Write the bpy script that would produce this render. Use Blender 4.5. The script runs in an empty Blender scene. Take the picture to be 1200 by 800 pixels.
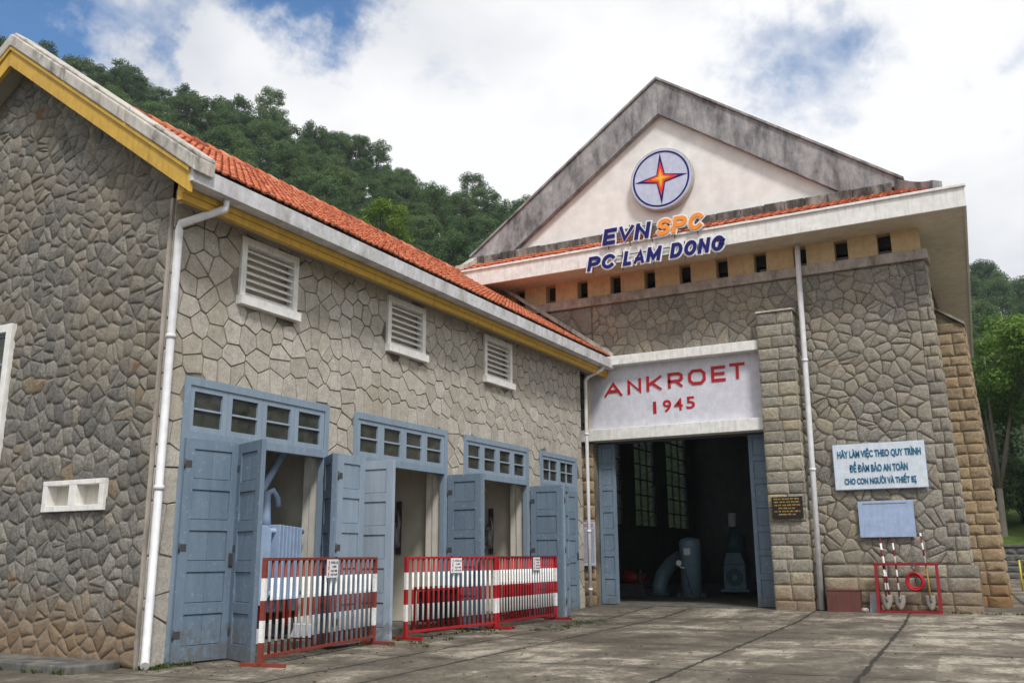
import bpy, bmesh, math, random
import numpy as np
from mathutils import Vector, Matrix
random.seed(7)
R = math.radians
SC = bpy.context.scene
COL = SC.collection

# ------------------------------------------------------------------ camera, sky, sun, exposure
cam_d = bpy.data.cameras.new('camera')
cam = bpy.data.objects.new('camera', cam_d); COL.objects.link(cam); SC.camera = cam
cam_d.sensor_width = 36; cam_d.lens = 36 * 1082.0 / 1200
cam_d.clip_start = 0.1; cam_d.clip_end = 3000
yaw, pitch, roll = R(-28.3176), R(13.0669), R(-0.3733)
fw = Vector((math.sin(yaw)*math.cos(pitch), math.cos(yaw)*math.cos(pitch), math.sin(pitch)))
rt = Vector((math.cos(yaw), -math.sin(yaw), 0)); up = rt.cross(fw)
r2 = rt*math.cos(roll) + up*math.sin(roll); u2 = -rt*math.sin(roll) + up*math.cos(roll)
mw = Matrix((r2, u2, -fw)).transposed().to_4x4(); mw.translation = Vector((0, 0, 1.4))
cam.matrix_world = mw

SUN_DIR = Vector((0.62, -0.60, 1.1)).normalized()      # towards the sun
SUN_EL = math.asin(SUN_DIR.z); SUN_AZ = math.atan2(SUN_DIR.x, SUN_DIR.y)
sd = bpy.data.lights.new('sun', 'SUN'); sd.energy = 2.9; sd.angle = R(11); sd.color = (1.0, 0.975, 0.94)
sun = bpy.data.objects.new('sun', sd); COL.objects.link(sun)
sun.rotation_euler = (-SUN_DIR).to_track_quat('-Z', 'Y').to_euler()

W = bpy.data.worlds.new('World'); SC.world = W; W.use_nodes = True
def build_world():
    nt = W.node_tree; nt.nodes.clear(); N = nt.nodes.new; L = nt.links.new
    out = N('ShaderNodeOutputWorld'); bg = N('ShaderNodeBackground'); bg.inputs['Strength'].default_value = 0.1
    L(bg.outputs[0], out.inputs[0])
    sky = N('ShaderNodeTexSky'); sky.sky_type = 'NISHITA'; sky.sun_disc = False
    sky.sun_elevation = SUN_EL; sky.sun_rotation = SUN_AZ; sky.altitude = 900
    tc = N('ShaderNodeTexCoord')
    def math_(op, a, b=None, clamp=False):
        n = N('ShaderNodeMath'); n.operation = op; n.use_clamp = clamp
        for i, v in enumerate((a, b)):
            if v is None: continue
            if isinstance(v, (int, float)): n.inputs[i].default_value = v
            else: L(v, n.inputs[i])
        return n.outputs[0]
    nz = N('ShaderNodeVectorMath'); nz.operation = 'NORMALIZE'; L(tc.outputs['Generated'], nz.inputs[0])
    sep = N('ShaderNodeSeparateXYZ'); L(nz.outputs[0], sep.inputs[0])
    dz = math_('ADD', math_('MAXIMUM', sep.outputs[2], 0.0), 0.35)
    cx = math_('DIVIDE', sep.outputs[0], dz); cy = math_('DIVIDE', sep.outputs[1], dz)
    cmb = N('ShaderNodeCombineXYZ'); L(cx, cmb.inputs[0]); L(cy, cmb.inputs[1])
    n1 = N('ShaderNodeTexNoise'); n1.inputs['Scale'].default_value = 3.2; n1.inputs['Detail'].default_value = 9
    n1.inputs['Roughness'].default_value = 0.56; n1.inputs['Distortion'].default_value = 0.25
    L(cmb.outputs[0], n1.inputs['Vector'])
    n2 = N('ShaderNodeTexNoise'); n2.inputs['Scale'].default_value = 2.3; n2.inputs['Detail'].default_value = 6
    mp = N('ShaderNodeMapping'); mp.inputs['Location'].default_value = (3.1, 1.7, 0.4); L(cmb.outputs[0], mp.inputs[0]); L(mp.outputs[0], n2.inputs['Vector'])
    # openings in the cloud deck lie in these directions of the sky
    bias = None
    wn = N('ShaderNodeTexNoise'); wn.inputs['Scale'].default_value = 7; wn.inputs['Detail'].default_value = 6; wn.inputs['Roughness'].default_value = 0.62; L(nz.outputs[0], wn.inputs['Vector'])
    wm = N('ShaderNodeVectorMath'); wm.operation = 'MULTIPLY_ADD'; L(wn.outputs['Color'], wm.inputs[0]); wm.inputs[1].default_value = (0.3, 0.3, 0.3); wm.inputs[2].default_value = (-0.15, -0.15, -0.15)
    wa = N('ShaderNodeVectorMath'); wa.operation = 'ADD'; L(nz.outputs[0], wa.inputs[0]); L(wm.outputs[0], wa.inputs[1])
    wz = N('ShaderNodeVectorMath'); wz.operation = 'NORMALIZE'; L(wa.outputs[0], wz.inputs[0])
    for d, wd, k in OPENINGS:
        dot = N('ShaderNodeVectorMath'); dot.operation = 'DOT_PRODUCT'; L(wz.outputs[0], dot.inputs[0]); dot.inputs[1].default_value = d
        a = math_('ARCCOSINE', math_('MINIMUM', dot.outputs['Value'], 1.0))
        g = math_('MULTIPLY', math_('SUBTRACT', 1.0, math_('DIVIDE', a, wd), True), k)
        bias = g if bias is None else math_('ADD', bias, g)
    cov = math_('SUBTRACT', math_('ADD', n1.outputs[0], 0.22), bias)
    ramp = N('ShaderNodeMapRange'); ramp.interpolation_type = 'SMOOTHSTEP'
    ramp.inputs['From Min'].default_value = 0.26; ramp.inputs['From Max'].default_value = 0.6; L(cov, ramp.inputs['Value'])
    cr = N('ShaderNodeValToRGB'); e = cr.color_ramp.elements
    e[0].position = 0.36; e[0].color = (6.9, 7.1, 7.6, 1); e[1].position = 0.56; e[1].color = (9.7, 9.7, 9.8, 1)
    L(n2.outputs[0], cr.inputs[0])
    sat = N('ShaderNodeHueSaturation'); sat.inputs['Saturation'].default_value = 1.25; sat.inputs['Value'].default_value = SKYV
    L(sky.outputs[0], sat.inputs['Color'])
    mx = N('ShaderNodeMixRGB'); L(ramp.outputs[0], mx.inputs[0]); L(sat.outputs[0], mx.inputs[1]); L(cr.outputs[0], mx.inputs[2])
    L(mx.outputs[0], bg.inputs['Color'])
def px_dir(x, y):
    d = r2*((x-600)/1082) - u2*((y-400)/1082) + fw
    return d.normalized()
SKYV = 1.6
OPENINGS = [(px_dir(-20, -20), 0.19, 1.0), (px_dir(330, -25), 0.12, 0.6), (px_dir(205, 65), 0.07, 0.25), (px_dir(870, 40), 0.12, 0.27), (px_dir(1000, 80), 0.12, 0.27), (px_dir(1210, 110), 0.09, 0.25), (px_dir(560, 130), 0.12, 0.18)]
build_world()
vs = SC.view_settings; vs.view_transform = 'Standard'; vs.look = 'None'; vs.gamma = 1; vs.use_curve_mapping = False
vs.exposure = 0.1

# ------------------------------------------------------------------ materials
MATS = {}
class NB:
    """tiny node builder"""
    def __init__(s, name):
        s.m = bpy.data.materials.new(name); s.m.use_nodes = True; MATS[name] = s.m
        s.t = s.m.node_tree; s.t.nodes.clear()
        s.out = s.t.nodes.new('ShaderNodeOutputMaterial'); s.p = s.t.nodes.new('ShaderNodeBsdfPrincipled')
        s.t.links.new(s.p.outputs[0], s.out.inputs[0]); s.tc = s.t.nodes.new('ShaderNodeTexCoord')
    def n(s, k): return s.t.nodes.new(k)
    def l(s, a, b): s.t.links.new(a, b)
    def setin(s, sock, v):
        if isinstance(v, (int, float)): sock.default_value = v
        elif isinstance(v, tuple): sock.default_value = v if len(v) == len(sock.default_value) else v + (1,)
        else: s.l(v, sock)
    def math(s, op, a, b=0.0, c=None, clamp=False):
        x = s.n('ShaderNodeMath'); x.operation = op; x.use_clamp = clamp
        s.setin(x.inputs[0], a); s.setin(x.inputs[1], b)
        if c is not None: s.setin(x.inputs[2], c)
        return x.outputs[0]
    def coord(s, scale=(1, 1, 1), loc=(0, 0, 0), kind='Object'):
        mp = s.n('ShaderNodeMapping'); mp.inputs['Scale'].default_value = scale; mp.inputs['Location'].default_value = loc
        s.l(s.tc.outputs[kind], mp.inputs[0]); return mp.outputs[0]
    def noise(s, scale, detail=5, rough=0.55, vec=None, dist=0.0):
        x = s.n('ShaderNodeTexNoise'); x.inputs['Scale'].default_value = scale; x.inputs['Detail'].default_value = detail
        x.inputs['Roughness'].default_value = rough; x.inputs['Distortion'].default_value = dist
        s.l(vec if vec is not None else s.tc.outputs['Object'], x.inputs['Vector']); return x.outputs[0]
    def ramp(s, fac, stops):
        x = s.n('ShaderNodeValToRGB'); el = x.color_ramp.elements
        while len(el) < len(stops): el.new(0.5)
        for e, (p, c) in zip(el, stops): e.position = p; e.color = c + (1,) if len(c) == 3 else c
        s.setin(x.inputs[0], fac); return x.outputs[0]
    def step(s, v, a, b):
        x = s.n('ShaderNodeMapRange'); x.interpolation_type = 'SMOOTHSTEP'
        x.inputs['From Min'].default_value = a; x.inputs['From Max'].default_value = b; s.setin(x.inputs['Value'], v); return x.outputs[0]
    def mix(s, f, a, b, mode='MIX'):
        x = s.n('ShaderNodeMixRGB'); x.blend_type = mode; s.setin(x.inputs[0], f); s.setin(x.inputs[1], a); s.setin(x.inputs[2], b); return x.outputs[0]
    def attr(s, name):
        x = s.n('ShaderNodeAttribute'); x.attribute_name = name; return x.outputs['Fac']
    def sepz(s, kind='Object'):
        x = s.n('ShaderNodeSeparateXYZ'); s.l(s.tc.outputs[kind], x.inputs[0]); return x.outputs
    def bump(s, h, strength=0.4, dist=0.02):
        b = s.n('ShaderNodeBump'); b.inputs['Strength'].default_value = strength; b.inputs['Distance'].default_value = dist
        s.setin(b.inputs['Height'], h); s.l(b.outputs[0], s.p.inputs['Normal'])
    def done(s, col, rough=0.8, spec=0.3, metal=0.0):
        s.setin(s.p.inputs['Base Color'], col); s.setin(s.p.inputs['Roughness'], rough)
        s.p.inputs['Specular IOR Level'].default_value = spec; s.p.inputs['Metallic'].default_value = metal
        return s.m

def paint(name, c, dirt=(0.1, 0.09, 0.08), amount=0.35, rough=0.6, bump=0.15, sc=6.0, streak=True, var=0.12):
    b = NB(name)
    n1 = b.noise(sc, 6, 0.6); n2 = b.noise(sc*0.5, 5, 0.6, b.coord((5, 5, 0.6))) if streak else b.noise(sc*0.3, 4)
    lo = tuple(v*(1-var) for v in c); hi = tuple(min(1, v*(1+var)) for v in c)
    col = b.ramp(n1, [(0.3, lo), (0.7, hi)])
    f = b.math('MULTIPLY', b.step(n2, 0.48, 0.75), amount)
    col = b.mix(f, col, dirt)
    b.bump(b.noise(sc*6, 4), bump, 0.01)
    return b.done(col, b.math('ADD', b.math('MULTIPLY', n1, 0.2), rough-0.1))

def stone_mat(name, stops, mortar_stain=(0.5, 0.28, 0.1), mud=0.0, bump=0.6, lichen=0.25, fine=18, rust=0.0, grain=0.75):
    b = NB(name)
    t = b.attr('tint')
    col = b.ramp(t, stops)
    n = b.noise(fine, 9, 0.74); n2 = b.noise(2.2, 5, 0.6); n3 = b.noise(0.6, 4, 0.6); n4 = b.noise(fine*4, 6, 0.75)
    col = b.mix(grain, col, b.ramp(n, [(0.32, (0.4, 0.4, 0.4)), (0.52, (1, 1, 1)), (0.68, (1.5, 1.48, 1.42))]), 'MULTIPLY')
    col = b.mix(grain*0.8, col, b.ramp(n4, [(0.36, (0.5, 0.5, 0.5)), (0.5, (1, 1, 1)), (0.64, (1.45, 1.45, 1.42))]), 'MULTIPLY')
    col = b.mix(b.math('MULTIPLY', b.step(n2, 0.55, 0.75), lichen), col, (0.09, 0.09, 0.085))
    col = b.mix(b.math('MULTIPLY', b.step(n3, 0.45, 0.65), 0.4), col, (0.31, 0.26, 0.185))
    if rust:
        col = b.mix(b.math('MULTIPLY', b.step(b.noise(1.7, 3, 0.5, b.coord((1, 1, 1), (4, 2, 9))), 0.68, 0.76), rust), col, (0.2, 0.08, 0.02))
    if mud:
        z = b.sepz()[2]
        zz = b.math('ADD', z, b.math('MULTIPLY', b.noise(1.4, 5, 0.6), -0.9))
        f = b.math('MULTIPLY', b.math('SUBTRACT', 1.0, b.step(zz, -0.25, 0.7)), mud)
        col = b.mix(f, col, (0.27, 0.16, 0.075))
    b.bump(b.math('ADD', b.math('MULTIPLY', n, 1.0), b.math('MULTIPLY', b.noise(fine*3.5, 5, 0.7), 0.35)), bump, 0.035)
    return b.done(col, 0.88, 0.2)

# facade: flat sawn beige stones; gable: rough grey; hall: grey brown; ashlar: tan blocks
stone_mat('facade_stone', [(0, (0.37, 0.345, 0.298)), (0.5, (0.43, 0.402, 0.352)), (1, (0.48, 0.452, 0.402))], bump=0.3, lichen=0.12, fine=9, grain=0.42)
stone_mat('gable_stone', [(0, (0.15, 0.146, 0.136)), (0.3, (0.2, 0.192, 0.174)), (0.6, (0.235, 0.225, 0.2)), (0.93, (0.29, 0.275, 0.24)), (0.985, (0.265, 0.235, 0.185)), (1, (0.25, 0.19, 0.13))], mud=0.6, bump=1.0, rust=0.7)
stone_mat('hall_stone', [(0, (0.22, 0.208, 0.185)), (0.4, (0.272, 0.254, 0.22)), (0.85, (0.325, 0.3, 0.255)), (1, (0.35, 0.308, 0.235))], bump=1.0, rust=0.6)
stone_mat('block_stone', [(0, (0.22, 0.208, 0.18)), (0.5, (0.31, 0.288, 0.24)), (0.85, (0.38, 0.345, 0.275)), (1, (0.4, 0.335, 0.22))], mud=0.45, bump=0.9, rust=0.4)
stone_mat('warm_block_stone', [(0, (0.27, 0.2, 0.125)), (0.5, (0.35, 0.265, 0.17)), (1, (0.4, 0.29, 0.17))], mud=0.9, bump=0.9, rust=0.6)
def mortar(name, c1, c2):
    b = NB(name); n = b.noise(1.3, 5, 0.6); b.bump(b.noise(30, 5), 0.5, 0.01)
    return b.done(b.ramp(n, [(0.4, c1), (0.62, c2)]), 0.95, 0.1)
mortar('facade_mortar', (0.1, 0.088, 0.07), (0.27, 0.245, 0.205))
mortar('gable_mortar', (0.12, 0.112, 0.1), (0.24, 0.22, 0.19))
mortar('hall_mortar', (0.1, 0.088, 0.072), (0.2, 0.178, 0.145))
mortar('block_mortar', (0.1, 0.085, 0.065), (0.22, 0.185, 0.13))

paint('white_trim', (0.76, 0.75, 0.72), (0.3, 0.28, 0.24), 0.35, 0.7)
paint('white_metal', (0.66, 0.66, 0.68), (0.3, 0.27, 0.24), 0.3, 0.5, 0.05)
paint('yellow_paint', (0.56, 0.345, 0.06), (0.2, 0.11, 0.03), 0.4, 0.65)
paint('sign_panel', (0.6, 0.6, 0.66), (0.45, 0.44, 0.46), 0.4, 0.6)
paint('cream_render', (0.6, 0.46, 0.27), (0.3, 0.22, 0.13), 0.35, 0.85)
paint('pink_render', (0.55, 0.45, 0.36), (0.28, 0.23, 0.19), 0.4, 0.85)
paint('pediment_render', (0.77, 0.75, 0.72), (0.64, 0.61, 0.57), 0.3, 0.85, sc=2.0)
paint('soffit_render', (0.64, 0.56, 0.44), (0.32, 0.26, 0.19), 0.3, 0.85, sc=3)
paint('side_soffit_render', (0.7, 0.64, 0.52), (0.5, 0.45, 0.35), 0.4, 0.85, sc=3)
paint('room_render', (0.62, 0.575, 0.48), (0.45, 0.41, 0.34), 0.4, 0.85, sc=2)
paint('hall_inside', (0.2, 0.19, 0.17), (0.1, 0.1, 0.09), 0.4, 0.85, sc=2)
paint('jamb_render', (0.6, 0.57, 0.5), (0.35, 0.31, 0.26), 0.35, 0.85, sc=3)
paint('grey_board', (0.33, 0.31, 0.27), (0.2, 0.18, 0.15), 0.4, 0.85, sc=3)
paint('barrier_red', (0.38, 0.016, 0.02), (0.15, 0.02, 0.015), 0.35, 0.45)
paint('tool_red', (0.24, 0.012, 0.018), (0.12, 0.02, 0.015), 0.35, 0.45)
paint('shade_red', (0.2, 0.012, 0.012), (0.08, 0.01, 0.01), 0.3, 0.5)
paint('light_blue_metal', (0.32, 0.43, 0.6), (0.2, 0.23, 0.28), 0.35, 0.5)
paint('teal_metal', (0.15, 0.24, 0.3), (0.04, 0.09, 0.1), 0.3, 0.4)
paint('dark_teal_metal', (0.05, 0.12, 0.13), (0.02, 0.04, 0.04), 0.3, 0.45)
paint('dark_metal', (0.06, 0.06, 0.065), (0.1, 0.08, 0.06), 0.3, 0.5)
paint('grey_porcelain', (0.25, 0.25, 0.27), (0.12, 0.11, 0.1), 0.3, 0.35)
paint('board_white', (0.62, 0.68, 0.75), (0.5, 0.53, 0.58), 0.4, 0.55)
paint('board_blue', (0.34, 0.43, 0.62), (0.24, 0.3, 0.42), 0.5, 0.5)
paint('plaque_black', (0.02, 0.014, 0.012), (0.03, 0.02, 0.02), 0.3, 0.3)
paint('gold_paint', (0.45, 0.32, 0.08), (0.2, 0.15, 0.05), 0.4, 0.5)
paint('letter_red', (0.42, 0.012, 0.018), (0.25, 0.01, 0.02), 0.3, 0.5)
paint('letter_navy', (0.006, 0.005, 0.13), (0.008, 0.008, 0.07), 0.2, 0.6)
paint('letter_orange', (0.85, 0.29, 0.035), (0.7, 0.2, 0.03), 0.4, 0.4)
paint('letter_white', (0.78, 0.78, 0.8), (0.5, 0.5, 0.5), 0.2, 0.4)
paint('letter_blue', (0.015, 0.13, 0.24), (0.02, 0.1, 0.16), 0.3, 0.5)
paint('emblem_face', (0.5, 0.54, 0.68), (0.42, 0.45, 0.56), 0.3, 0.35, 0.03)
paint('emblem_rim', (0.45, 0.44, 0.42), (0.2, 0.18, 0.16), 0.4, 0.5)
paint('emblem_red', (0.75, 0.045, 0.02), (0.6, 0.03, 0.02), 0.2, 0.4)
paint('emblem_yellow', (0.9, 0.5, 0.03), (0.8, 0.35, 0.02), 0.2, 0.4)
paint('paper', (0.52, 0.54, 0.64), (0.4, 0.4, 0.45), 0.3, 0.7)
paint('print_grey', (0.2, 0.21, 0.27), (0.15, 0.15, 0.2), 0.3, 0.7)
paint('rusty_box', (0.13, 0.05, 0.04), (0.06, 0.03, 0.025), 0.6, 0.7)
paint('grey_plate', (0.32, 0.33, 0.36), (0.2, 0.2, 0.2), 0.4, 0.6)
paint('shovel_steel', (0.2, 0.185, 0.165), (0.3, 0.23, 0.15), 0.7, 0.5, sc=12)
paint('yellow_handle', (0.45, 0.28, 0.06), (0.2, 0.05, 0.04), 0.5, 0.5)
paint('railing_yellow', (0.6, 0.5, 0.05), (0.3, 0.2, 0.03), 0.3, 0.5)
paint('black_mesh', (0.02, 0.02, 0.022), (0.05, 0.04, 0.03), 0.3, 0.6)
paint('retaining_stone', (0.14, 0.14, 0.135), (0.07, 0.075, 0.06), 0.5, 0.9, 0.6, 3)
paint('bark', (0.2, 0.18, 0.15), (0.1, 0.09, 0.07), 0.5, 0.9, 0.8, 4)
paint('dark_bark', (0.06, 0.05, 0.04), (0.04, 0.035, 0.03), 0.5, 0.9, 0.5, 4)

def door_paint():
    b = NB('door_blue')
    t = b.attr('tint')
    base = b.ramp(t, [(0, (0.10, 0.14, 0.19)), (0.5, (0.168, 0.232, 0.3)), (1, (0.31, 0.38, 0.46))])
    n = b.noise(3, 6, 0.6, b.coord((3, 3, 0.5))); n2 = b.noise(14, 6, 0.65)
    col = b.mix(0.5, base, b.ramp(n, [(0.3, (0.78, 0.78, 0.8)), (0.7, (1.22, 1.2, 1.18))]), 'MULTIPLY')
    col = b.mix(b.math('MULTIPLY', b.step(n2, 0.58, 0.66), 0.4), col, (0.36, 0.39, 0.43)); col = b.mix(b.math('MULTIPLY', b.step(b.noise(30, 6, 0.75), 0.64, 0.68), 0.7), col, (0.1, 0.09, 0.08))
    z = b.sepz()[2]
    col = b.mix(b.math('MULTIPLY', b.step(b.math('SUBTRACT', b.noise(6, 6, 0.7), b.math('MULTIPLY', z, 0.35)), 0.32, 0.52), 0.6), col, (0.12, 0.11, 0.09))
    b.bump(b.noise(8, 6, 0.6, b.coord((6, 6, 0.4))), 0.3, 0.008)
    b.done(col, 0.62, 0.3)
door_paint()

def concrete_stained(name, base, dark, pale):
    b = NB(name)
    n = b.noise(2.0, 8, 0.7, b.coord((1.5, 1.5, 0.5))); n2 = b.noise(7, 6, 0.65)
    col = b.ramp(n, [(0.36, dark), (0.5, base), (0.66, pale)])
    col = b.mix(0.5, col, b.ramp(n2, [(0.3, (0.6, 0.6, 0.6)), (0.7, (1.2, 1.2, 1.2))]), 'MULTIPLY')
    b.bump(b.noise(25, 6, 0.7), 0.5, 0.01)
    b.done(col, 0.9, 0.15)
concrete_stained('coping_concrete', (0.28, 0.272, 0.278), (0.135, 0.13, 0.136), (0.42, 0.41, 0.41))
concrete_stained('verge_concrete', (0.5, 0.47, 0.42), (0.2, 0.185, 0.17), (0.6, 0.57, 0.52))
concrete_stained('mossy_ridge', (0.12, 0.11, 0.1), (0.04, 0.038, 0.035), (0.3, 0.28, 0.25))
concrete_stained('band_concrete', (0.36, 0.32, 0.28), (0.2, 0.175, 0.15), (0.46, 0.41, 0.36))
concrete_stained('gutter_metal', (0.6, 0.6, 0.615), (0.45, 0.44, 0.43), (0.7, 0.7, 0.72))
concrete_stained('step_concrete', (0.13, 0.125, 0.115), (0.05, 0.052, 0.04), (0.2, 0.19, 0.17))

def tile_mat():
    b = NB('roof_tile'); t = b.attr('tint')
    col = b.ramp(t, [(0, (0.3, 0.08, 0.042)), (0.3, (0.48, 0.13, 0.062)), (0.7, (0.6, 0.185, 0.088)), (1, (0.62, 0.26, 0.155))])
    n = b.noise(5, 6, 0.65)
    col = b.mix(b.math('MULTIPLY', b.step(n, 0.52, 0.7), 0.6), col, (0.14, 0.06, 0.045)); col = b.mix(b.math('MULTIPLY', b.step(b.noise(3.1, 6, 0.7, b.coord((1, 1, 1), (7, 3, 1))), 0.58, 0.66), 0.45), col, (0.3, 0.25, 0.19))
    col = b.mix(b.math('MULTIPLY', b.step(b.noise(0.8, 5, 0.6), 0.55, 0.75), 0.3), col, (0.3, 0.12, 0.07))
    b.bump(b.noise(40, 5), 0.3, 0.01); b.done(col, 0.8, 0.25)
tile_mat()

def glass(name, tint, trans, rough=0.08):
    b = NB(name); n = b.noise(5, 5)
    tr = b.n('ShaderNodeBsdfTransparent'); tr.inputs[0].default_value = tint + (1,)
    mx = b.n('ShaderNodeMixShader'); f = b.math('ADD', b.math('MULTIPLY', n, 0.25), 1-trans-0.12)
    b.l(f, mx.inputs[0]); b.l(tr.outputs[0], mx.inputs[1]); b.l(b.p.outputs[0], mx.inputs[2]); b.l(mx.outputs[0], b.out.inputs[0])
    b.done(b.ramp(b.noise(3, 6, 0.7), [(0.35, (0.03, 0.035, 0.03)), (0.7, (0.16, 0.16, 0.14))]), rough, 0.7)  # mottled base colour stands in for uneven reflections in the panes
glass('window_glass', (0.8, 0.85, 0.82), 0.55)
glass('dirty_glass', (0.62, 0.64, 0.67), 0.85, 0.3)

def stripes():
    for nm, rc in (('stripe_bright', (0.42, 0.016, 0.02)), ('stripe_rusty', (0.24, 0.045, 0.03))):
        b = NB(nm); z = b.sepz()[2]
        n = b.noise(9, 4)
        zz = b.math('ADD', z, b.math('MULTIPLY', n, 0.012))
        f1 = b.math('MULTIPLY', b.math('GREATER_THAN', zz, 0.31), b.math('LESS_THAN', zz, 0.59))
        f2 = b.math('MULTIPLY', b.math('GREATER_THAN', zz, 0.845), b.math('LESS_THAN', zz, 1.135))
        f = b.math('ADD', f1, f2, None, True)
        red = b.ramp(n, [(0.3, tuple(v*0.75 for v in rc)), (0.7, rc)])
        wht = b.ramp(b.noise(20, 5), [(0.3, (0.62, 0.6, 0.58)), (0.55, (0.84, 0.83, 0.81))])
        b.done(b.mix(f, red, wht), 0.5, 0.35)
    b = NB('handle_stripe'); z = b.sepz()[2]
    m = b.math('FRACT', b.math('DIVIDE', z, 0.3)); f = b.math('GREATER_THAN', m, 0.5)
    b.done(b.mix(f, (0.14, 0.012, 0.02), (0.7, 0.69, 0.68)), 0.5, 0.35)
stripes()

def ground_mat():
    b = NB('courtyard_concrete'); x, y, z = b.sepz()
    warp = b.math('MULTIPLY', b.math('SUBTRACT', b.noise(1.5, 5, 0.65), 0.5), 0.12)
    X0 = b.math('ADD', b.math('ADD', x, b.math('MULTIPLY', y, 0.05)), warp)
    dist = None
    for c in (-7.5, -6.4, -3.35, -1.25, 1.3, 3.9, 6.5):
        d = b.math('ABSOLUTE', b.math('SUBTRACT', X0, c)); dist = d if dist is None else b.math('MINIMUM', dist, d)
    Y0 = b.math('ADD', b.math('SUBTRACT', y, b.math('MULTIPLY', x, 0.05)), warp)
    m = b.math('ABSOLUTE', b.math('SUBTRACT', b.math('FRACT', b.math('DIVIDE', b.math('ADD', Y0, 0.4), 3.1)), 0.5))
    dy = b.math('ADD', b.math('MULTIPLY', b.math('ABSOLUTE', b.math('SUBTRACT', m, 0.5)), 3.1), 0.012)
    dist = b.math('MINIMUM', dist, dy)
    gapn = b.math('ADD', b.math('MULTIPLY', b.noise(3.5, 7, 0.75), 0.16), -0.062)
    joint = b.math('SUBTRACT', 1.0, b.step(b.math('SUBTRACT', dist, gapn), 0.0, 0.02))
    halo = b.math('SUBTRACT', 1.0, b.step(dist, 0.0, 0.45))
    big = b.noise(0.35, 7, 0.62, b.coord((1, 1, 1), (2, 5, 0)), 0.4); mid = b.noise(1.3, 10, 0.74, b.coord((1.25, 0.7, 1)), 0.9); fine = b.noise(14, 8, 0.7); grit = b.noise(70, 5, 0.7)
    streakn = b.noise(1.0, 8, 0.72, b.coord((0.8, 1.3, 1)), 0.8)
    slab = b.n('ShaderNodeTexWhiteNoise'); slab.noise_dimensions = '2D'; cb_ = b.n('ShaderNodeCombineXYZ')
    b.l(b.math('FLOOR', b.math('DIVIDE', b.math('ADD', X0, 7.5), 2.35)), cb_.inputs[0]); b.l(b.math('FLOOR', b.math('DIVIDE', b.math('ADD', Y0, 0.4), 3.1)), cb_.inputs[1]); b.l(cb_.outputs[0], slab.inputs['Vector'])
    v = b.math('ADD', b.math('ADD', b.math('MULTIPLY', big, 0.4), b.math('MULTIPLY', mid, 0.38)), b.math('ADD', b.math('MULTIPLY', streakn, 0.3), b.math('MULTIPLY', slab.outputs['Value'], 0.05)))
    v = b.math('ADD', v, b.math('MULTIPLY', b.math('SUBTRACT', b.noise(9, 9, 0.8), 0.5), 0.16))
    col = b.ramp(v, [(0.45, (0.062, 0.052, 0.04)), (0.53, (0.11, 0.094, 0.073)), (0.585, (0.17, 0.147, 0.115)), (0.615, (0.29, 0.258, 0.205)), (0.67, (0.4, 0.36, 0.295))])
    col = b.mix(0.75, col, b.ramp(fine, [(0.32, (0.35, 0.35, 0.35)), (0.5, (1, 1, 1)), (0.68, (1.5, 1.48, 1.42))]), 'MULTIPLY')
    col = b.mix(b.math('MULTIPLY', b.step(grit, 0.58, 0.68), 0.3), col, (0.24, 0.22, 0.18))
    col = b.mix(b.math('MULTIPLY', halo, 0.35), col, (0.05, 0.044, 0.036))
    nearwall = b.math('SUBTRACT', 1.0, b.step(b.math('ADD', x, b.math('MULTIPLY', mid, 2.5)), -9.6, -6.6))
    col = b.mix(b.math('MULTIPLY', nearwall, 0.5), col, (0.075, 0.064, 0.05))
    moss = b.math('MULTIPLY', b.step(b.noise(2.4, 6, 0.7), 0.56, 0.66), b.math('MULTIPLY', b.math('ADD', halo, nearwall, None, True), 0.45))
    col = b.mix(moss, col, (0.055, 0.06, 0.022))
    col = b.mix(b.math('MULTIPLY', joint, 0.92), col, (0.022, 0.02, 0.015))
    h = b.math('SUBTRACT', b.math('ADD', b.math('MULTIPLY', fine, 0.35), b.math('MULTIPLY', mid, 0.8)), b.math('MULTIPLY', joint, 0.8))
    b.bump(h, 0.55, 0.03)
    b.done(col, b.ramp(v, [(0.42, (0.62,)*3), (0.6, (0.92,)*3)]), 0.3)
    b = NB('earth_ground'); n = b.noise(0.08, 6, 0.6)
    b.done(b.ramp(n, [(0.35, (0.04, 0.055, 0.02)), (0.6, (0.1, 0.09, 0.06))]), 0.95, 0.1)
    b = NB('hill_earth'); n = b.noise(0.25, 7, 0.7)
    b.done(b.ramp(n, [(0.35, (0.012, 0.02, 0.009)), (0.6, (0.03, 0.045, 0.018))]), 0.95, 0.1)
    b = NB('lawn'); n = b.noise(2, 7, 0.7)
    b.bump(b.noise(30, 4), 0.8, 0.1)
    b.done(b.ramp(n, [(0.3, (0.05, 0.085, 0.02)), (0.6, (0.11, 0.16, 0.035))]), 0.95, 0.1)
ground_mat()

def leaf_mat(name, lo, mid, hi):
    b = NB(name); t = b.attr('tint')
    oi = b.n('ShaderNodeObjectInfo')
    v = b.math('ADD', b.math('MULTIPLY', t, 0.6), b.math('MULTIPLY', oi.outputs['Random'], 0.45))
    col = b.ramp(v, [(0.1, lo), (0.5, mid), (0.95, hi)])
    tr = b.n('ShaderNodeBsdfTranslucent'); b.l(col, tr.inputs[0])
    mx = b.n('ShaderNodeMixShader'); mx.inputs[0].default_value = 0.4
    b.l(b.p.outputs[0], mx.inputs[1]); b.l(tr.outputs[0], mx.inputs[2]); b.l(mx.outputs[0], b.out.inputs[0])
    b.done(col, 0.65, 0.25)
leaf_mat('pine_leaf', (0.05, 0.095, 0.038), (0.088, 0.155, 0.056), (0.135, 0.21, 0.07))
leaf_mat('hill_leaf', (0.055, 0.095, 0.038), (0.095, 0.15, 0.054), (0.145, 0.205, 0.07))
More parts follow.
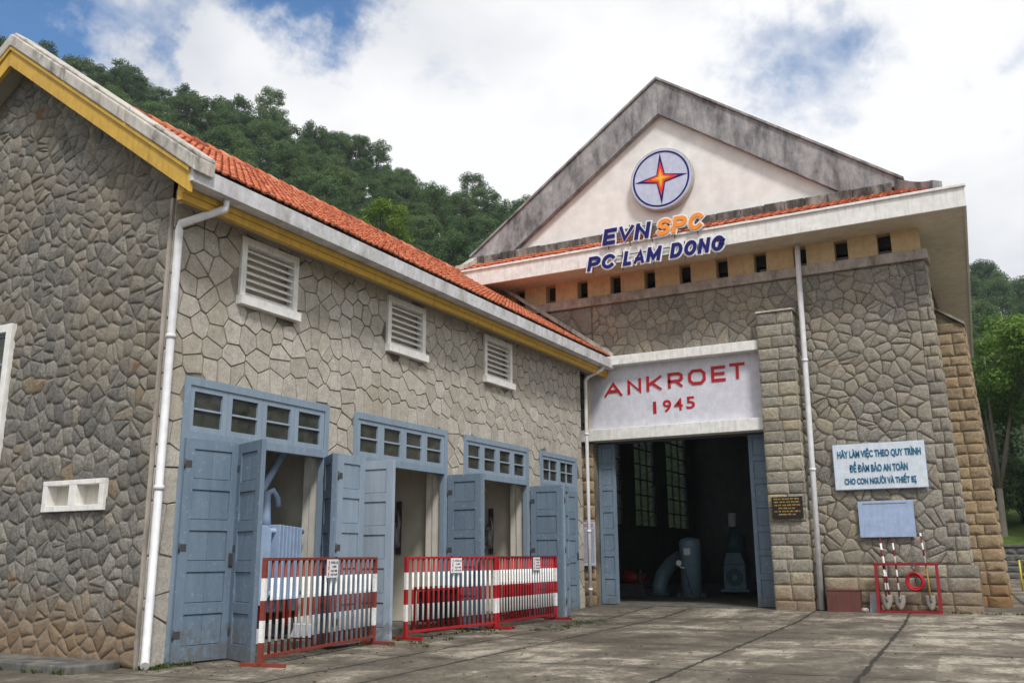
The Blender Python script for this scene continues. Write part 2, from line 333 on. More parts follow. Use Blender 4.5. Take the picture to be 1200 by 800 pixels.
leaf_mat('bright_leaf', (0.06, 0.11, 0.014), (0.11, 0.19, 0.022), (0.19, 0.28, 0.035))
leaf_mat('broad_leaf', (0.05, 0.11, 0.02), (0.1, 0.19, 0.032), (0.17, 0.28, 0.045))
leaf_mat('grass_leaf', (0.04, 0.07, 0.015), (0.07, 0.11, 0.02), (0.12, 0.16, 0.04))

# ------------------------------------------------------------------ mesh helpers
class MB:
    def __init__(s): s.v = []; s.f = []; s.t = []; s.mi = []; s.sm = []
    def face(s, idx, tint=0.5, mi=0, sm=False): s.f.append(tuple(idx)); s.t.append(tint); s.mi.append(mi); s.sm.append(sm)
    def poly(s, pts, tint=0.5, mi=0):
        b = len(s.v); s.v += [tuple(p) for p in pts]; s.face(range(b, b+len(pts)), tint, mi)
    def hexa(s, p, tint=0.5, mi=0):
        """8 points: bottom ring 0-3 counterclockwise, top ring 4-7"""
        b = len(s.v); s.v += [tuple(q) for q in p]
        for f in ((3, 2, 1, 0), (4, 5, 6, 7), (0, 1, 5, 4), (1, 2, 6, 5), (2, 3, 7, 6), (3, 0, 4, 7)):
            s.face([b+i for i in f], tint, mi)
    def box(s, x0, x1, y0, y1, z0, z1, tint=0.5, mi=0):
        s.hexa([(x0, y0, z0), (x1, y0, z0), (x1, y1, z0), (x0, y1, z0), (x0, y0, z1), (x1, y0, z1), (x1, y1, z1), (x0, y1, z1)], tint, mi)
    def obox(s, o, a, b, c, tint=0.5, mi=0):
        """box from corner o with edge vectors a, b, c (right handed)"""
        o, a, b, c = Vector(o), Vector(a), Vector(b), Vector(c)
        if a.cross(b).dot(c) < 0: a, b = b, a
        s.hexa([o, o+a, o+a+b, o+b, o+c, o+a+c, o+a+b+c, o+b+c], tint, mi)
    def bar(s, p, q, w, h, upv=(0, 0, 1), tint=0.5, mi=0):
        p, q = Vector(p), Vector(q); d = (q-p); u = Vector(upv); sd_ = d.cross(u).normalized(); u = sd_.cross(d).normalized()
        s.obox(p - sd_*w/2 - u*h/2, d, sd_*w, u*h, tint, mi)
    def tube(s, pts, rad, seg=10, cap=True, tint=0.5, mi=0):
        pts = [Vector(p) for p in pts]; n = len(pts)
        rads = rad if isinstance(rad, (list, tuple)) else [rad]*n
        b0 = len(s.v); ref = None
        for i, p in enumerate(pts):
            d = (pts[min(i+1, n-1)] - pts[max(i-1, 0)]).normalized()
            if ref is None:
                ref = d.orthogonal().normalized()
            ref = (ref - d*ref.dot(d)).normalized(); o = d.cross(ref)
            k = 1.0
            if 0 < i < n-1:
                c = (p-pts[i-1]).normalized().dot((pts[i+1]-p).normalized()); k = 1.0/max(0.6, math.sqrt((1+c)/2))
            for j in range(seg):
                a = 2*math.pi*j/seg; s.v.append(tuple(p + (ref*math.cos(a) + o*math.sin(a))*rads[i]))
        for i in range(n-1):
            for j in range(seg):
                a = b0+i*seg+j; b = b0+i*seg+(j+1) % seg
                s.face((a, b, b+seg, a+seg), tint, mi, True)
        if cap:
            s.face([b0+j for j in reversed(range(seg))], tint, mi); s.face([b0+(n-1)*seg+j for j in range(seg)], tint, mi)
    def disc(s, c, n, r0, r1, depth, seg=40, tint=0.5, mi=0):
        """ring or disc of given depth along n; r0 = inner radius (0 for a disc)"""
        c, n = Vector(c), Vector(n).normalized(); a = n.orthogonal().normalized(); b = n.cross(a)
        if r0 <= 0:
            s.tube([c, c+n*depth], r1, seg, True, tint, mi); return
        b0 = len(s.v)
        for (r, d) in ((r1, 0), (r1, depth), (r0, depth), (r0, 0)):
            for j in range(seg):
                t = 2*math.pi*j/seg; s.v.append(tuple(c + (a*math.cos(t)+b*math.sin(t))*r + n*d))
        for k in range(4):
            for j in range(seg):
                p = b0+k*seg+j; q = b0+k*seg+(j+1) % seg; k2 = b0+((k+1) % 4)*seg
                s.face((p, q, k2+(j+1) % seg, k2+j), tint, mi, k % 2 == 0)
    def prism(s, pts, off, tint=0.5, mi=0):
        """extrude a planar polygon by vector off"""
        pts = [Vector(p) for p in pts]; off = Vector(off); n = len(pts); b = len(s.v)
        s.v += [tuple(p) for p in pts] + [tuple(p+off) for p in pts]
        nrm = Vector((0, 0, 0))
        for i in range(n): nrm += (pts[i]-pts[0]).cross(pts[(i+1) % n]-pts[0])
        flip = nrm.dot(off) > 0
        A = list(range(b, b+n)); B = list(range(b+n, b+2*n))
        s.face(A[::-1] if flip else A, tint, mi); s.face(B if flip else B[::-1], tint, mi)
        for i in range(n):
            j = (i+1) % n; q = (A[i], A[j], B[j], B[i]); s.face(q if flip else q[::-1], tint, mi)
    def build(s, name, mats, parent=None, bevel=0.0, loc=None):
        me = bpy.data.meshes.new(name); me.from_pydata(s.v, [], s.f); 
        if isinstance(mats, str): mats = [mats]
        for m in mats: me.materials.append(MATS[m])
        me.polygons.foreach_set('material_index', s.mi); me.polygons.foreach_set('use_smooth', s.sm)
        a = me.attributes.new('tint', 'FLOAT', 'FACE'); a.data.foreach_set('value', s.t)
        me.update()
        o = bpy.data.objects.new(name, me); COL.objects.link(o)
        if parent is not None: o.parent = parent
        if loc: o.location = loc
        if bevel:
            m = o.modifiers.new('bevel', 'BEVEL'); m.width = bevel; m.segments = 2; m.limit_method = 'ANGLE'; m.angle_limit = R(40)
        return o

def thing(name, label, cat, loc=(0, 0, 0), rz=0.0, group=None, kind=None):
    o = bpy.data.objects.new(name, None); COL.objects.link(o); o.empty_display_size = 0.2
    o.location = loc; o.rotation_euler = (0, 0, rz); return tag(o, label, cat, group, kind)
def tag(o, label=None, cat=None, group=None, kind=None):
    if label: o['label'] = label
    if cat: o['category'] = cat
    if group: o['group'] = group
    if kind: o['kind'] = kind
    return o

# ------------------------------------------------------------------ stone walls: polygons laid as real stones
def clip(poly, nx, ny, d):
    """keep the side n.p <= d"""
    out = []; n = len(poly)
    for i in range(n):
        p, q = poly[i], poly[(i+1) % n]
        a = nx*p[0]+ny*p[1]-d; b = nx*q[0]+ny*q[1]-d
        if a <= 0: out.append(p)
        if (a < 0 < b) or (b < 0 < a):
            t = a/(a-b); out.append((p[0]+t*(q[0]-p[0]), p[1]+t*(q[1]-p[1])))
    return out
def area(p): return 0.5*sum(p[i][0]*p[(i+1) % len(p)][1]-p[(i+1) % len(p)][0]*p[i][1] for i in range(len(p)))
def inset(poly, g):
    res = list(poly); n = len(poly)
    for i in range(n):
        p, q = poly[i], poly[(i+1) % n]; dx, dy = q[0]-p[0], q[1]-p[1]; l = math.hypot(dx, dy)
        if l < 1e-6: continue
        nx, ny = dy/l, -dx/l                                  # outward for ccw
        res = clip(res, nx, ny, nx*p[0]+ny*p[1]-g)
        if len(res) < 3: return []
    return res
def edges_of(outer):
    for i in range(len(outer)):
        p, q = outer[i], outer[(i+1) % len(outer)]; dx, dy = q[0]-p[0], q[1]-p[1]; l = math.hypot(dx, dy)
        yield (dy/l, -dx/l, (dy*p[0]-dx*p[1])/l)
def inside(outer, s, t, m=0): return all(nx*s+ny*t <= d-m for nx, ny, d in edges_of(outer))
def voronoi_cells(outer, holes, sp, rng, extra=(), relax=1, aspect=1.0, jitter=0.42):
    xs = [p[0] for p in outer]; ys = [p[1] for p in outer]
    seeds = list(extra); sx, sy = sp*aspect, sp/aspect; r = 0
    y = min(ys)+sy*0.5
    while y < max(ys):
        x = min(xs)+sx*(0.25 + 0.5*(r % 2))
        while x < max(xs):
            s_, t_ = x+rng.uniform(-jitter, jitter)*sx, y+rng.uniform(-jitter, jitter)*sy
            if inside(outer, s_, t_, sp*0.16) and not any(h[0]-sp*.16 < s_ < h[1]+sp*.16 and h[2]-sp*.16 < t_ < h[3]+sp*.16 for h in holes):
                if all((s_-e[0])**2+(t_-e[1])**2 > (0.62*sp)**2 for e in extra): seeds.append((s_, t_))
            x += sx
        y += sy
    ne = len(extra); E = list(edges_of(outer))
    for it in range(relax+1):
        A = np.array(seeds); gh = []
        for (s_, t_) in seeds:
            for nx, ny, d in E:
                k = d-(nx*s_+ny*t_)
                if k < sp*1.3: gh.append((s_+2*k*nx, t_+2*k*ny))
            for h in holes:
                inx = h[0]-0.02 < s_ < h[1]+0.02; iny = h[2]-0.02 < t_ < h[3]+0.02
                if iny and 0 < h[0]-s_ < sp*1.3: gh.append((2*h[0]-s_, t_))
                if iny and 0 < s_-h[1] < sp*1.3: gh.append((2*h[1]-s_, t_))
                if inx and 0 < h[2]-t_ < sp*1.3: gh.append((s_, 2*h[2]-t_))
                if inx and 0 < t_-h[3] < sp*1.3: gh.append((s_, 2*h[3]-t_))
        allp = np.array(seeds+gh); cells = []
        for i, (s_, t_) in enumerate(seeds):
            d2 = (allp[:, 0]-s_)**2+(allp[:, 1]-t_)**2
            idx = np.argpartition(d2, min(22, len(allp)-1))[:23]; idx = idx[np.argsort(d2[idx])]
            poly = [(s_-sp*2, t_-sp*2), (s_+sp*2, t_-sp*2), (s_+sp*2, t_+sp*2), (s_-sp*2, t_+sp*2)]
            for j in idx:
                if d2[j] < 1e-10: continue
                nx, ny = allp[j, 0]-s_, allp[j, 1]-t_
                poly = clip(poly, nx, ny, (nx*(allp[j, 0]+s_)+ny*(allp[j, 1]+t_))/2)
                if len(poly) < 3: break
            if len(poly) >= 3:
                for nx, ny, d in E: poly = clip(poly, nx, ny, d) if len(poly) >= 3 else poly
            cells.append(poly)
        if it < relax:
            ns = []
            for i, (sd_, c) in enumerate(zip(seeds, cells)):
                if i < ne or len(c) < 3: ns.append(sd_); continue
                mx = sum(p[0] for p in c)/len(c); my = sum(p[1] for p in c)/len(c)
                ns.append((sd_[0]*0.4+mx*0.6, sd_[1]*0.4+my*0.6))
            seeds = ns
    res = []
    for c in cells:
        if len(c) < 3: continue
        for h in holes:
            if len(c) < 3: break
            q = c
            for nx, ny, d in ((1, 0, h[1]), (-1, 0, -h[0]), (0, 1, h[3]), (0, -1, -h[2])):
                q = clip(q, nx, ny, d)
                if len(q) < 3: break
            if len(q) >= 3 and abs(area(q)) > 1e-5:
                c = max((clip(c, *a) for a in ((1, 0, h[0]), (-1, 0, -h[1]), (0, 1, h[2]), (0, -1, -h[3]))), key=lambda z: abs(area(z)) if len(z) > 2 else 0)
        if len(c) >= 3 and abs(area(c)) > 0.003: res.append(c if area(c) > 0 else c[::-1])
    return res
def rough_poly(poly, rng, cut, jit):
    """chamfer the corners and break the edges a little"""
    out = []; n = len(poly)
    for i in range(n):
        p, q = poly[i], poly[(i+1) % n]; l = math.hypot(q[0]-p[0], q[1]-p[1])
        if l < 0.015: out.append(((p[0]+q[0])/2, (p[1]+q[1])/2)); continue
        c = min(0.42, cut/l)
        ts = [c, 1-c] if l < 0.12 else [c, 0.5+rng.uniform(-.12, .12), 1-c]
        for t in ts:
            k = rng.uniform(-jit, jit); out.append((p[0]+t*(q[0]-p[0])-k*(q[1]-p[1])/l, p[1]+t*(q[1]-p[1])+k*(q[0]-p[0])/l))
    return out
def lay_stones(mb, cells, P, rng, gap=0.012, h=0.02, hvar=0.006, bev=0.012, rocky=0.0, cut=0.03, jit=0.006, tint=None):
    for c in cells:
        c = inset(c, gap)
        if len(c) < 3: continue
        mx = sum(p[0] for p in c)/len(c); my = sum(p[1] for p in c)/len(c)
        ring = rough_poly(c, rng, cut, jit); n = len(ring)
        if n < 3: continue
        rad = math.sqrt(abs(area(c))/math.pi)
        f = 1 - min(0.45, bev/max(rad, 0.02)); hh = h+rng.uniform(-hvar, hvar); tv = tint(mx, my) if tint else rng.random()
        f2 = f*0.62; tx, ty = rng.uniform(-1, 1)*rocky*1.2, rng.uniform(-1, 1)*rocky*1.2
        b = len(mb.v)
        for (x, y) in ring: mb.v.append(tuple(P(x, y, -0.004)))
        for (x, y) in ring:
            mb.v.append(tuple(P(mx+(x-mx)*f, my+(y-my)*f, hh*(1-0.5*bool(rocky))+rng.uniform(-.3, .3)*rocky)))
        if rocky:
            for (x, y) in ring:
                dx, dy = (x-mx)/rad, (y-my)/rad
                mb.v.append(tuple(P(mx+(x-mx)*f2, my+(y-my)*f2, hh+rng.uniform(-.35, .6)*rocky+dx*tx+dy*ty)))
            mb.v.append(tuple(P(mx, my, hh+rng.uniform(0, .7)*rocky)))
        for i in range(n):
            j = (i+1) % n
            mb.face((b+i, b+j, b+n+j, b+n+i), tv, 0, bool(rocky))
            if rocky:
                mb.face((b+n+i, b+n+j, b+2*n+j, b+2*n+i), tv, 0, True); mb.face((b+2*n+i, b+2*n+j, b+3*n), tv, 0, True)
        if not rocky: mb.face(range(b+n, b+2*n), tv, 0)
def backing(mb, outer, holes, P, mi=1, depth=0.0):
    xs = sorted(set([min(p[0] for p in outer), max(p[0] for p in outer)]+[v for h in holes for v in h[:2]]))
    ys = sorted(set([min(p[1] for p in outer), max(p[1] for p in outer)]+[v for h in holes for v in h[2:]]))
    for i in range(len(xs)-1):
        for j in range(len(ys)-1):
            cx, cy = (xs[i]+xs[i+1])/2, (ys[j]+ys[j+1])/2
            if any(h[0] < cx < h[1] and h[2] < cy < h[3] for h in holes): continue
            q = [(xs[i], ys[j]), (xs[i+1], ys[j]), (xs[i+1], ys[j+1]), (xs[i], ys[j+1])]
            for e in edges_of(outer):
                q = clip(q, *e)
                if len(q) < 3: break
            if len(q) >= 3: mb.poly([P(x, y, depth) for x, y in q], 0.5, mi)
    for h in holes:                                            # reveals of the openings
        for a, b in (((h[0], h[2]), (h[0], h[3])), ((h[0], h[3]), (h[1], h[3])), ((h[1], h[3]), (h[1], h[2])), ((h[1], h[2]), (h[0], h[2]))):
            mb.poly([P(*a, 0), P(*b, 0), P(*b, -0.3), P(*a, -0.3)], 0.5, mi)
def blocks(x0, x1, y0, y1, rng, bh=0.3, bw=0.5, xl=None, xr=None):
    """courses of squared blocks; xl(y), xr(y) give slanted sides"""
    out = []; n = max(1, round((y1-y0)/bh)); ys = [y0+(y1-y0)*i/n + (rng.uniform(-.04, .04) if 0 < i < n else 0) for i in range(n+1)]
    for i in range(n):
        a, b = ys[i], ys[i+1]; m = (a+b)/2
        l = xl(m) if xl else x0; r = xr(m) if xr else x1; k = max(1, round((r-l)/bw)); cuts = [l]
        if k == 1 and (r-l) > 0.3 and bw < 0.6: k = 1 + (rng.random() < 0.7)
        off = rng.uniform(-.22, .22) if i % 2 else rng.uniform(-.1, .3)
        for q in range(1, k): cuts.append(l+(r-l)*(q+off*0.8)/k + rng.uniform(-.08, .08))
        cuts.append(r)
        for q in range(k):
            L_, R_ = cuts[q], cuts[q+1]
            la, lb = ((xl(a), xl(b)) if xl and q == 0 else (L_, L_)); ra, rb = ((xr(a), xr(b)) if xr and q == k-1 else (R_, R_))
            out.append([(la, a), (ra, a), (rb, b), (lb, b)])
    return out

# ------------------------------------------------------------------ setting: ground, hill
def build_ground():
    mb = MB()
    xs = [-14.5+i*0.75 for i in range(56)]; ys = [-12+i*0.75 for i in range(48)]+[24.35]
    def z(x, y):
        t = max(0, min(1, (y-20.5)/3.3)); t = t*t*(3-2*t)
        k = max(0, min(1, (2.5-x)/2)); return 0.09*t*max(k, 0.4)
    for y in ys:
        for x in xs: mb.v.append((x, y, z(x, y)))
    n = len(xs)
    for j in range(len(ys)-1):
        for i in range(n-1): mb.face((j*n+i, j*n+i+1, (j+1)*n+i+1, (j+1)*n+i), 0.5, 0, True)
    # yard continues along the right side of the hall
    b = MB.poly
    mb.poly([(-1.6, 24.35, 0.04), (27, 24.35, 0.036), (27, 57, 0.04), (-1.6, 57, 0.04)])
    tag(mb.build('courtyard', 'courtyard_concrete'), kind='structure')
    g = MB(); g.poly([(-900, -900, -0.03), (900, -900, -0.03), (900, 900, -0.03), (-900, 900, -0.03)])
    tag(g.build('ground', 'earth_ground'), kind='structure')
build_ground()

AZ = [(-95, 28), (-60, 27.6), (-54, 27.2), (-45, 26.3), (-41, 25.8), (-36.7, 24.2), (-32.8, 22.6), (-30, 21.8), (-26.5, 21.4), (-20, 20.5), (-10, 18), (-3, 15.6), (2, 14.4), (10, 13.5), (50, 12)]
def hill_el(az):
    for (a, e), (b, f) in zip(AZ, AZ[1:]):
        if a <= az <= b: return e+(f-e)*(az-a)/(b-a)
    return AZ[-1][1]
def rtop(az): return 150 + 50*max(0, min(1, (az+20)/18))
def hill_z(r, az):
    rt_ = rtop(az); H = rt_*math.tan(R(hill_el(az)))+1.4-9.5
    r0 = 52 + 26*max(0, min(1, (az+14)/10)); t = max(0, (r-r0)/(rt_-r0))
    bump_ = 1.3*math.sin(az*0.9+r*0.11)+0.9*math.sin(az*2.3-r*0.07)
    return (H*min(t, 1.0)**1.05 if t <= 1 else H - (r-rt_)*0.1) + bump_*min(1, t*3) - (0.5 if t == 0 else 0)
def build_hill():
    mb = MB(); az = [-95+i*2.5 for i in range(59)]; rr = [50, 56, 62, 70, 80, 90, 100, 112, 125, 138, 150, 165, 180, 200, 215, 240]
    for a in az:
        for r in rr: mb.v.append((r*math.sin(R(a)), r*math.cos(R(a)), hill_z(r, a)))
    n = len(rr)
    for i in range(len(az)-1):
        for j in range(n-1): mb.face((i*n+j, i*n+j+1, (i+1)*n+j+1, (i+1)*n+j), 0.5, 0, True)
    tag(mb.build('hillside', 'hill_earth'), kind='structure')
build_hill()

# ------------------------------------------------------------------ roof tiles: lapped rows with a rolled profile
def tile_rows(mb, o, along, upslope, nrm, nt, tw, nr, ex, rng, lift=0.03, roll=0.026):
    o, along, upslope, nrm = Vector(o), Vector(along), Vector(upslope), Vector(nrm)
    prof = [(0.0, 0.0), (0.12, 0.75), (0.26, 1.0), (0.4, 0.75), (0.52, 0.05), (0.64, 0.0), (0.76, 0.35), (0.88, 0.0)]
    for r in range(nr):
        sh = rng.uniform(-.01, .01)
        for t in range(nt):
            tint = min(1, max(0, rng.gauss(0.5, 0.24))); dl = rng.uniform(-.008, .008); dx = rng.uniform(-.012, .012)
            b = len(mb.v); pr = prof+[(1.0, 0.0)]
            for (u, h) in pr:
                p = o + along*((t+u)*tw) + upslope*(r*ex-0.03+dx+sh)
                mb.v.append(tuple(p + nrm*(h*roll+lift-0.03+dl)))                              # under edge
                mb.v.append(tuple(p + nrm*(h*roll+lift+dl)))
                mb.v.append(tuple(p + upslope*(ex+0.05) + nrm*(h*roll+dl*0.5)))
            for k in range(len(pr)-1):
                a = b+3*k; mb.face((a, a+3, a+4, a+1), tint*0.6, 0); mb.face((a+1, a+4, a+5, a+2), tint, 0, True)

# ------------------------------------------------------------------ the low wing with the transformer bays
FX = -10.3; GY = 8.8; EY = 23.05; HY = 24.0; RX = -14.15; RZ = 10.0; SL = 0.7
BAYS = [(9.23, 12.39), (13.12, 16.2), (16.89, 19.86), (20.51, 22.66)]
LOUV = [(10.13, 11.44), (14.01, 15.31), (17.72, 19.03)]
def roof_z(x): return RZ-SL*abs(x-RX)
TZ = 9.74; TS = (TZ-6.86)/(-9.72-RX)
def tile_z(x): return TZ-TS*abs(x-RX)                         # tiles lie lower than the verge coping
rng = random.Random(11)
wing = thing('stone_annex', 'long low stone building with orange tile roof, yellow eaves and blue bay doors', 'building', (0, 0, 0))

def build_wing_walls():
    holes = [(a, b, -0.1, 3.93) for a, b in BAYS]+[(a+.03, b-.03, 5.27, 6.3) for a, b in LOUV]
    outer = [(GY, 0), (EY, 0), (EY, 6.66), (GY, 6.66)]
    extra = []
    for a, b in BAYS:                                            # upright stones over every bay
        n = round((b-a)/0.29); w = (b-a)/n
        for i in range(n): extra.append((a+w*(i+.5)+rng.uniform(-.03, .03), 4.12+rng.uniform(-.02, .03)))
    cells = voronoi_cells(outer, holes, 0.315, rng, extra, 1, 0.97, 0.5)
    P = lambda s, t, d: (FX+d, s, t)
    mb = MB(); lay_stones(mb, cells, P, rng, gap=0.009, h=0.016, hvar=0.004, bev=0.006, cut=0.012, jit=0.004)
    backing(mb, outer, holes, P)
    mb.build('facade_wall', ['facade_stone', 'facade_mortar'], wing)
    # gable
    zt = lambda x: min(roof_z(x)-0.3, tile_z(x)-.14)
    xl, xr = 2*RX-(FX), FX-0.055
    outer = [(xl, 0), (xr, 0), (xr, zt(xr)), (RX, zt(RX)), (xl, zt(xl))]
    holes = [(-14.67, -13.7, 2.84, 5.02), (-12.48, -11.2, 2.08, 2.48)]
    cells = voronoi_cells(outer, holes, 0.21, rng, (), 0, 1.08, 0.6)
    P = lambda s, t, d: (s, GY-d, t)
    mb = MB(); lay_stones(mb, cells, P, rng, gap=0.003, h=0.022, hvar=0.006, bev=0.013, rocky=0.008, cut=0.02, jit=0.006)
    backing(mb, outer, holes, P)
    mb.build('gable_wall', ['gable_stone', 'gable_mortar'], wing)
    # corner dressing strip seen beside the downpipe
    mb = MB(); 
    cells = blocks(GY-0.03, GY+0.2, 0, 6.5, rng, 0.42, 0.6)
    c = MB(); c.box(xr+0.002, FX-0.004, GY-0.035, GY+0.02, 0, 6.5, 0.6)
    c.build('corner_strip', 'band_concrete', wing)
    # far walls and closing end
    mb = MB()
    mb.box(xl-0.3, xl, GY+.05, HY-.05, 0, 6.6); mb.box(FX-0.3, FX-0.02, EY-0.3, EY-0.01, 0, 6.6); mb.box(-11.3, FX-0.302, EY-0.25, EY-0.02, 0, 6.6)
    mb.build('back_wall', 'facade_mortar', wing)
build_wing_walls()

def build_rooms():
    # floor, back, partitions and ceilings of the four bays
    fl = MB(); fl.poly([(-14.6, 9.05, 0.11), (FX-0.3, 9.05, 0.11), (FX-0.3, 22.9, 0.11), (-14.6, 22.9, 0.11)])
    fl.poly([(FX-0.3, 9.05, 0.11), (FX-.06, 9.05, 0.1), (FX-.06, 22.9, 0.1), (FX-0.3, 22.9, 0.11)]); fl.poly([(FX-.06, 9.05, .1), (FX-.06, 9.05, 0), (FX-.06, 22.9, 0), (FX-.06, 22.9, .1)])
    fl.build('bay_floor', 'step_concrete', wing)
    w = MB(); w.box(-14.75, -14.6, 9.0, 22.95, 0, 4.4); w.build('back_wall', 'room_render', wing)
    ce = MB(); ce.box(-14.75, FX-.31, 9.0, 22.95, 4.4, 4.5); ce.build('bay_ceiling', 'room_render', wing)
    for i, (a, b) in enumerate(BAYS):
        nxt = BAYS[i+1][0] if i < 3 else 22.95
        p = MB(); p.box(-14.6, FX-0.5, b+0.3, b+0.42, 0.11, 4.4)
        p.build('partition', 'room_render', wing)
        j = MB(); j.box(FX-0.5, FX-0.32, b+0.03, nxt-0.03 if i < 3 else 22.7, 0.11, 4.4); j.box(FX-.32, FX-.05, b-.005, b+.06, .1, 3.06)
        j.build('pier', 'jamb_render', wing, 0.01)
    p = MB(); p.box(-14.6, FX-0.32, 9.0, 9.1, 0.11, 4.4); p.build('partition', 'room_render', wing)
build_rooms()

def door_leaf(parent, hx, hy, dx, dy, w, z0, z1, npan, tint, name='door_leaf', th=0.07, planks=2):
    """framed and panelled leaf from the hinge (hx,hy) along (dx,dy)"""
    d = Vector((dx, dy, 0)).normalized(); n = Vector((-d.y, d.x, 0)); o = Vector((hx, hy, z0)); H = z1-z0; st = min(0.145, w*0.19); rl = 0.15
    mb = MB(); up_ = Vector((0, 0, 1))
    def bx(u0, u1, v0, v1, t, tt): mb.obox(o+d*u0+up_*v0-n*t/2, d*(u1-u0), n*t, up_*(v1-v0), tt)
    bx(0, st, 0, H, th, tint); bx(w-st, w, 0, H, th, tint)
    ph = (H-rl*(npan+1)-0.06)/npan; v = 0
    for k in range(npan+1):
        h = rl+(0.06 if k == 0 else 0); bx(st+.001, w-st-.001, v, v+h, th-0.002, tint); 
        if k < npan:
            pw = (w-2*st)/planks
            for q in range(planks):
                t2 = max(0, min(1, tint+rng.uniform(-.06, .08))); bx(st+pw*q+(0.002 if q else .009), st+pw*(q+1)-(0.002 if q < planks-1 else .009), v+h+.009, v+h+ph-.009, th-0.038, t2)
            bx(st-.005, w-st+.005, v+h-.005, v+h+ph+.005, .008, max(0, tint-.1))
        v += h+ph
    lf = mb.build(name, 'door_blue', parent, 0.004)
    if parent.name.startswith('stone'):
        for hz in (.12, .5, .88):
            h = MB(); q = o-n*(th/2+.004)+up_*(H*hz); h.tube([q-up_*.07-d*.002, q+up_*.07-d*.002], .012, 8); h.obox(q-up_*.05, d*.11, n*.003, up_*.1); h.build('hinge', 'dark_metal', lf)
        if npan > 3 and w > .85: k = MB(); q = o+d*(w-.09)-n*(th/2+.001)+up_*(H*.42); k.obox(q, d*.03, -n*.03, up_*.14); k.obox(q-up_*.03-d*.02, d*.07, -n*.004, up_*.2); k.build('bolt', 'dark_metal', lf)
    return lf

def build_bays():
    for i, (a, b) in enumerate(BAYS):
        x0, x1 = FX-0.09, FX+0.035
        f = MB()
        f.box(x0, x1, a-.02, a+.09, 0.02 if i else 0.0, 3.95, .62); f.box(x0, x1, b-.09, b+.02, 0.02, 3.95, .62)
        f.box(x0, x1-.002, a+.09, b-.09, 3.83, 3.952, .66); f.box(x0, x1-.001, a+.09, b-.09, 3.04, 3.17, .6)
        fr = f.build('door_frame', 'door_blue', wing, 0.005)
        n = 4 if i < 3 else 2; w = (b-a-.18)/n
        for k in range(n):
            s0, s1 = a+.09+w*k, a+.09+w*(k+1); m = MB(); xw0, xw1 = FX-.06, FX+.012
            m.box(xw0, xw1, s0+.003, s0+.1, 3.172, 3.828, .72); m.box(xw0, xw1, s1-.1, s1-.003, 3.172, 3.828, .72)
            m.box(xw0, xw1, s0+.1, s1-.1, 3.172, 3.25, .72); m.box(xw0, xw1, s0+.1, s1-.1, 3.75, 3.828, .72)
            m.box(xw0+.015, xw1-.01, s0+.1, s1-.1, 3.485, 3.515, .9)
            if i == 3: m.box(xw0+.016, xw1-.011, (s0+s1)/2-.015, (s0+s1)/2+.015, 3.25, 3.75, .85)
            wd = m.build('transom_window', 'door_blue', wing, 0.004)
            g = MB(); g.box(FX-.035, FX-.03, s0+.1, s1-.1, 3.25, 3.75); g.build('pane', 'window_glass', wd)
    Z0, Z1 = 0.1, 3.06
    L = lambda *a: door_leaf(wing, *a)
    # bay 1: left pair, first leaf nearly closed, second folded out
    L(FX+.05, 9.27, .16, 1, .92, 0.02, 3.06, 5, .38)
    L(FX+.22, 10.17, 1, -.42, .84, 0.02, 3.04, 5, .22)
    # bay 1 right: one leaf swung out, its mate folded back along the wall
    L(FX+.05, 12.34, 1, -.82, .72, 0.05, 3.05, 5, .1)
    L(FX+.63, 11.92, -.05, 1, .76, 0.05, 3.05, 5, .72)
    # bay 2
    L(FX+.06, 13.17, 1, .03, .8, 0.03, 3.04, 5, 1.0)  # faded outer paint, tint raised further to offset the weaker sun on it
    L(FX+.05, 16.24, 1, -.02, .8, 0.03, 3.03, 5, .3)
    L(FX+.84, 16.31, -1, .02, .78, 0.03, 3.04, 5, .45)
    # bay 3
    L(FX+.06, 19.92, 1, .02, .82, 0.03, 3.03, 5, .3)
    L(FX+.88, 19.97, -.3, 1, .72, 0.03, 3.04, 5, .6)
    # bay 4
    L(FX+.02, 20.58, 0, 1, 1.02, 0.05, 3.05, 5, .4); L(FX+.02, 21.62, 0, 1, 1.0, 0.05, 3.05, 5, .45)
build_bays()

def build_louvres():
    for a, b in LOUV:
        f = MB(); x0, x1 = FX-.1, FX+.06
        f.box(x0, x1, a, a+.11, 5.37, 6.34); f.box(x0, x1, b-.11, b, 5.37, 6.34); f.box(x0, x1-.003, a+.11, b-.11, 6.22, 6.338); f.box(x0, x1+.07, a-.03, b+.03, 5.22, 5.368)
        fr = f.build('louvre_window', 'white_trim', wing, 0.008)
        s = MB()
        for k in range(7):
            z = 5.4+k*0.118; s.obox((FX-.1, a+.112, z+.085), (0.13, 0, -.085), (0, b-a-.224, 0), (.012, 0, .02))
        s.build('slat', 'white_trim', fr)
        d = MB(); d.box(FX-.3, FX-.13, a+.05, b-.05, 5.3, 6.3); d.build('backing_board', 'room_render', fr)
build_louvres()

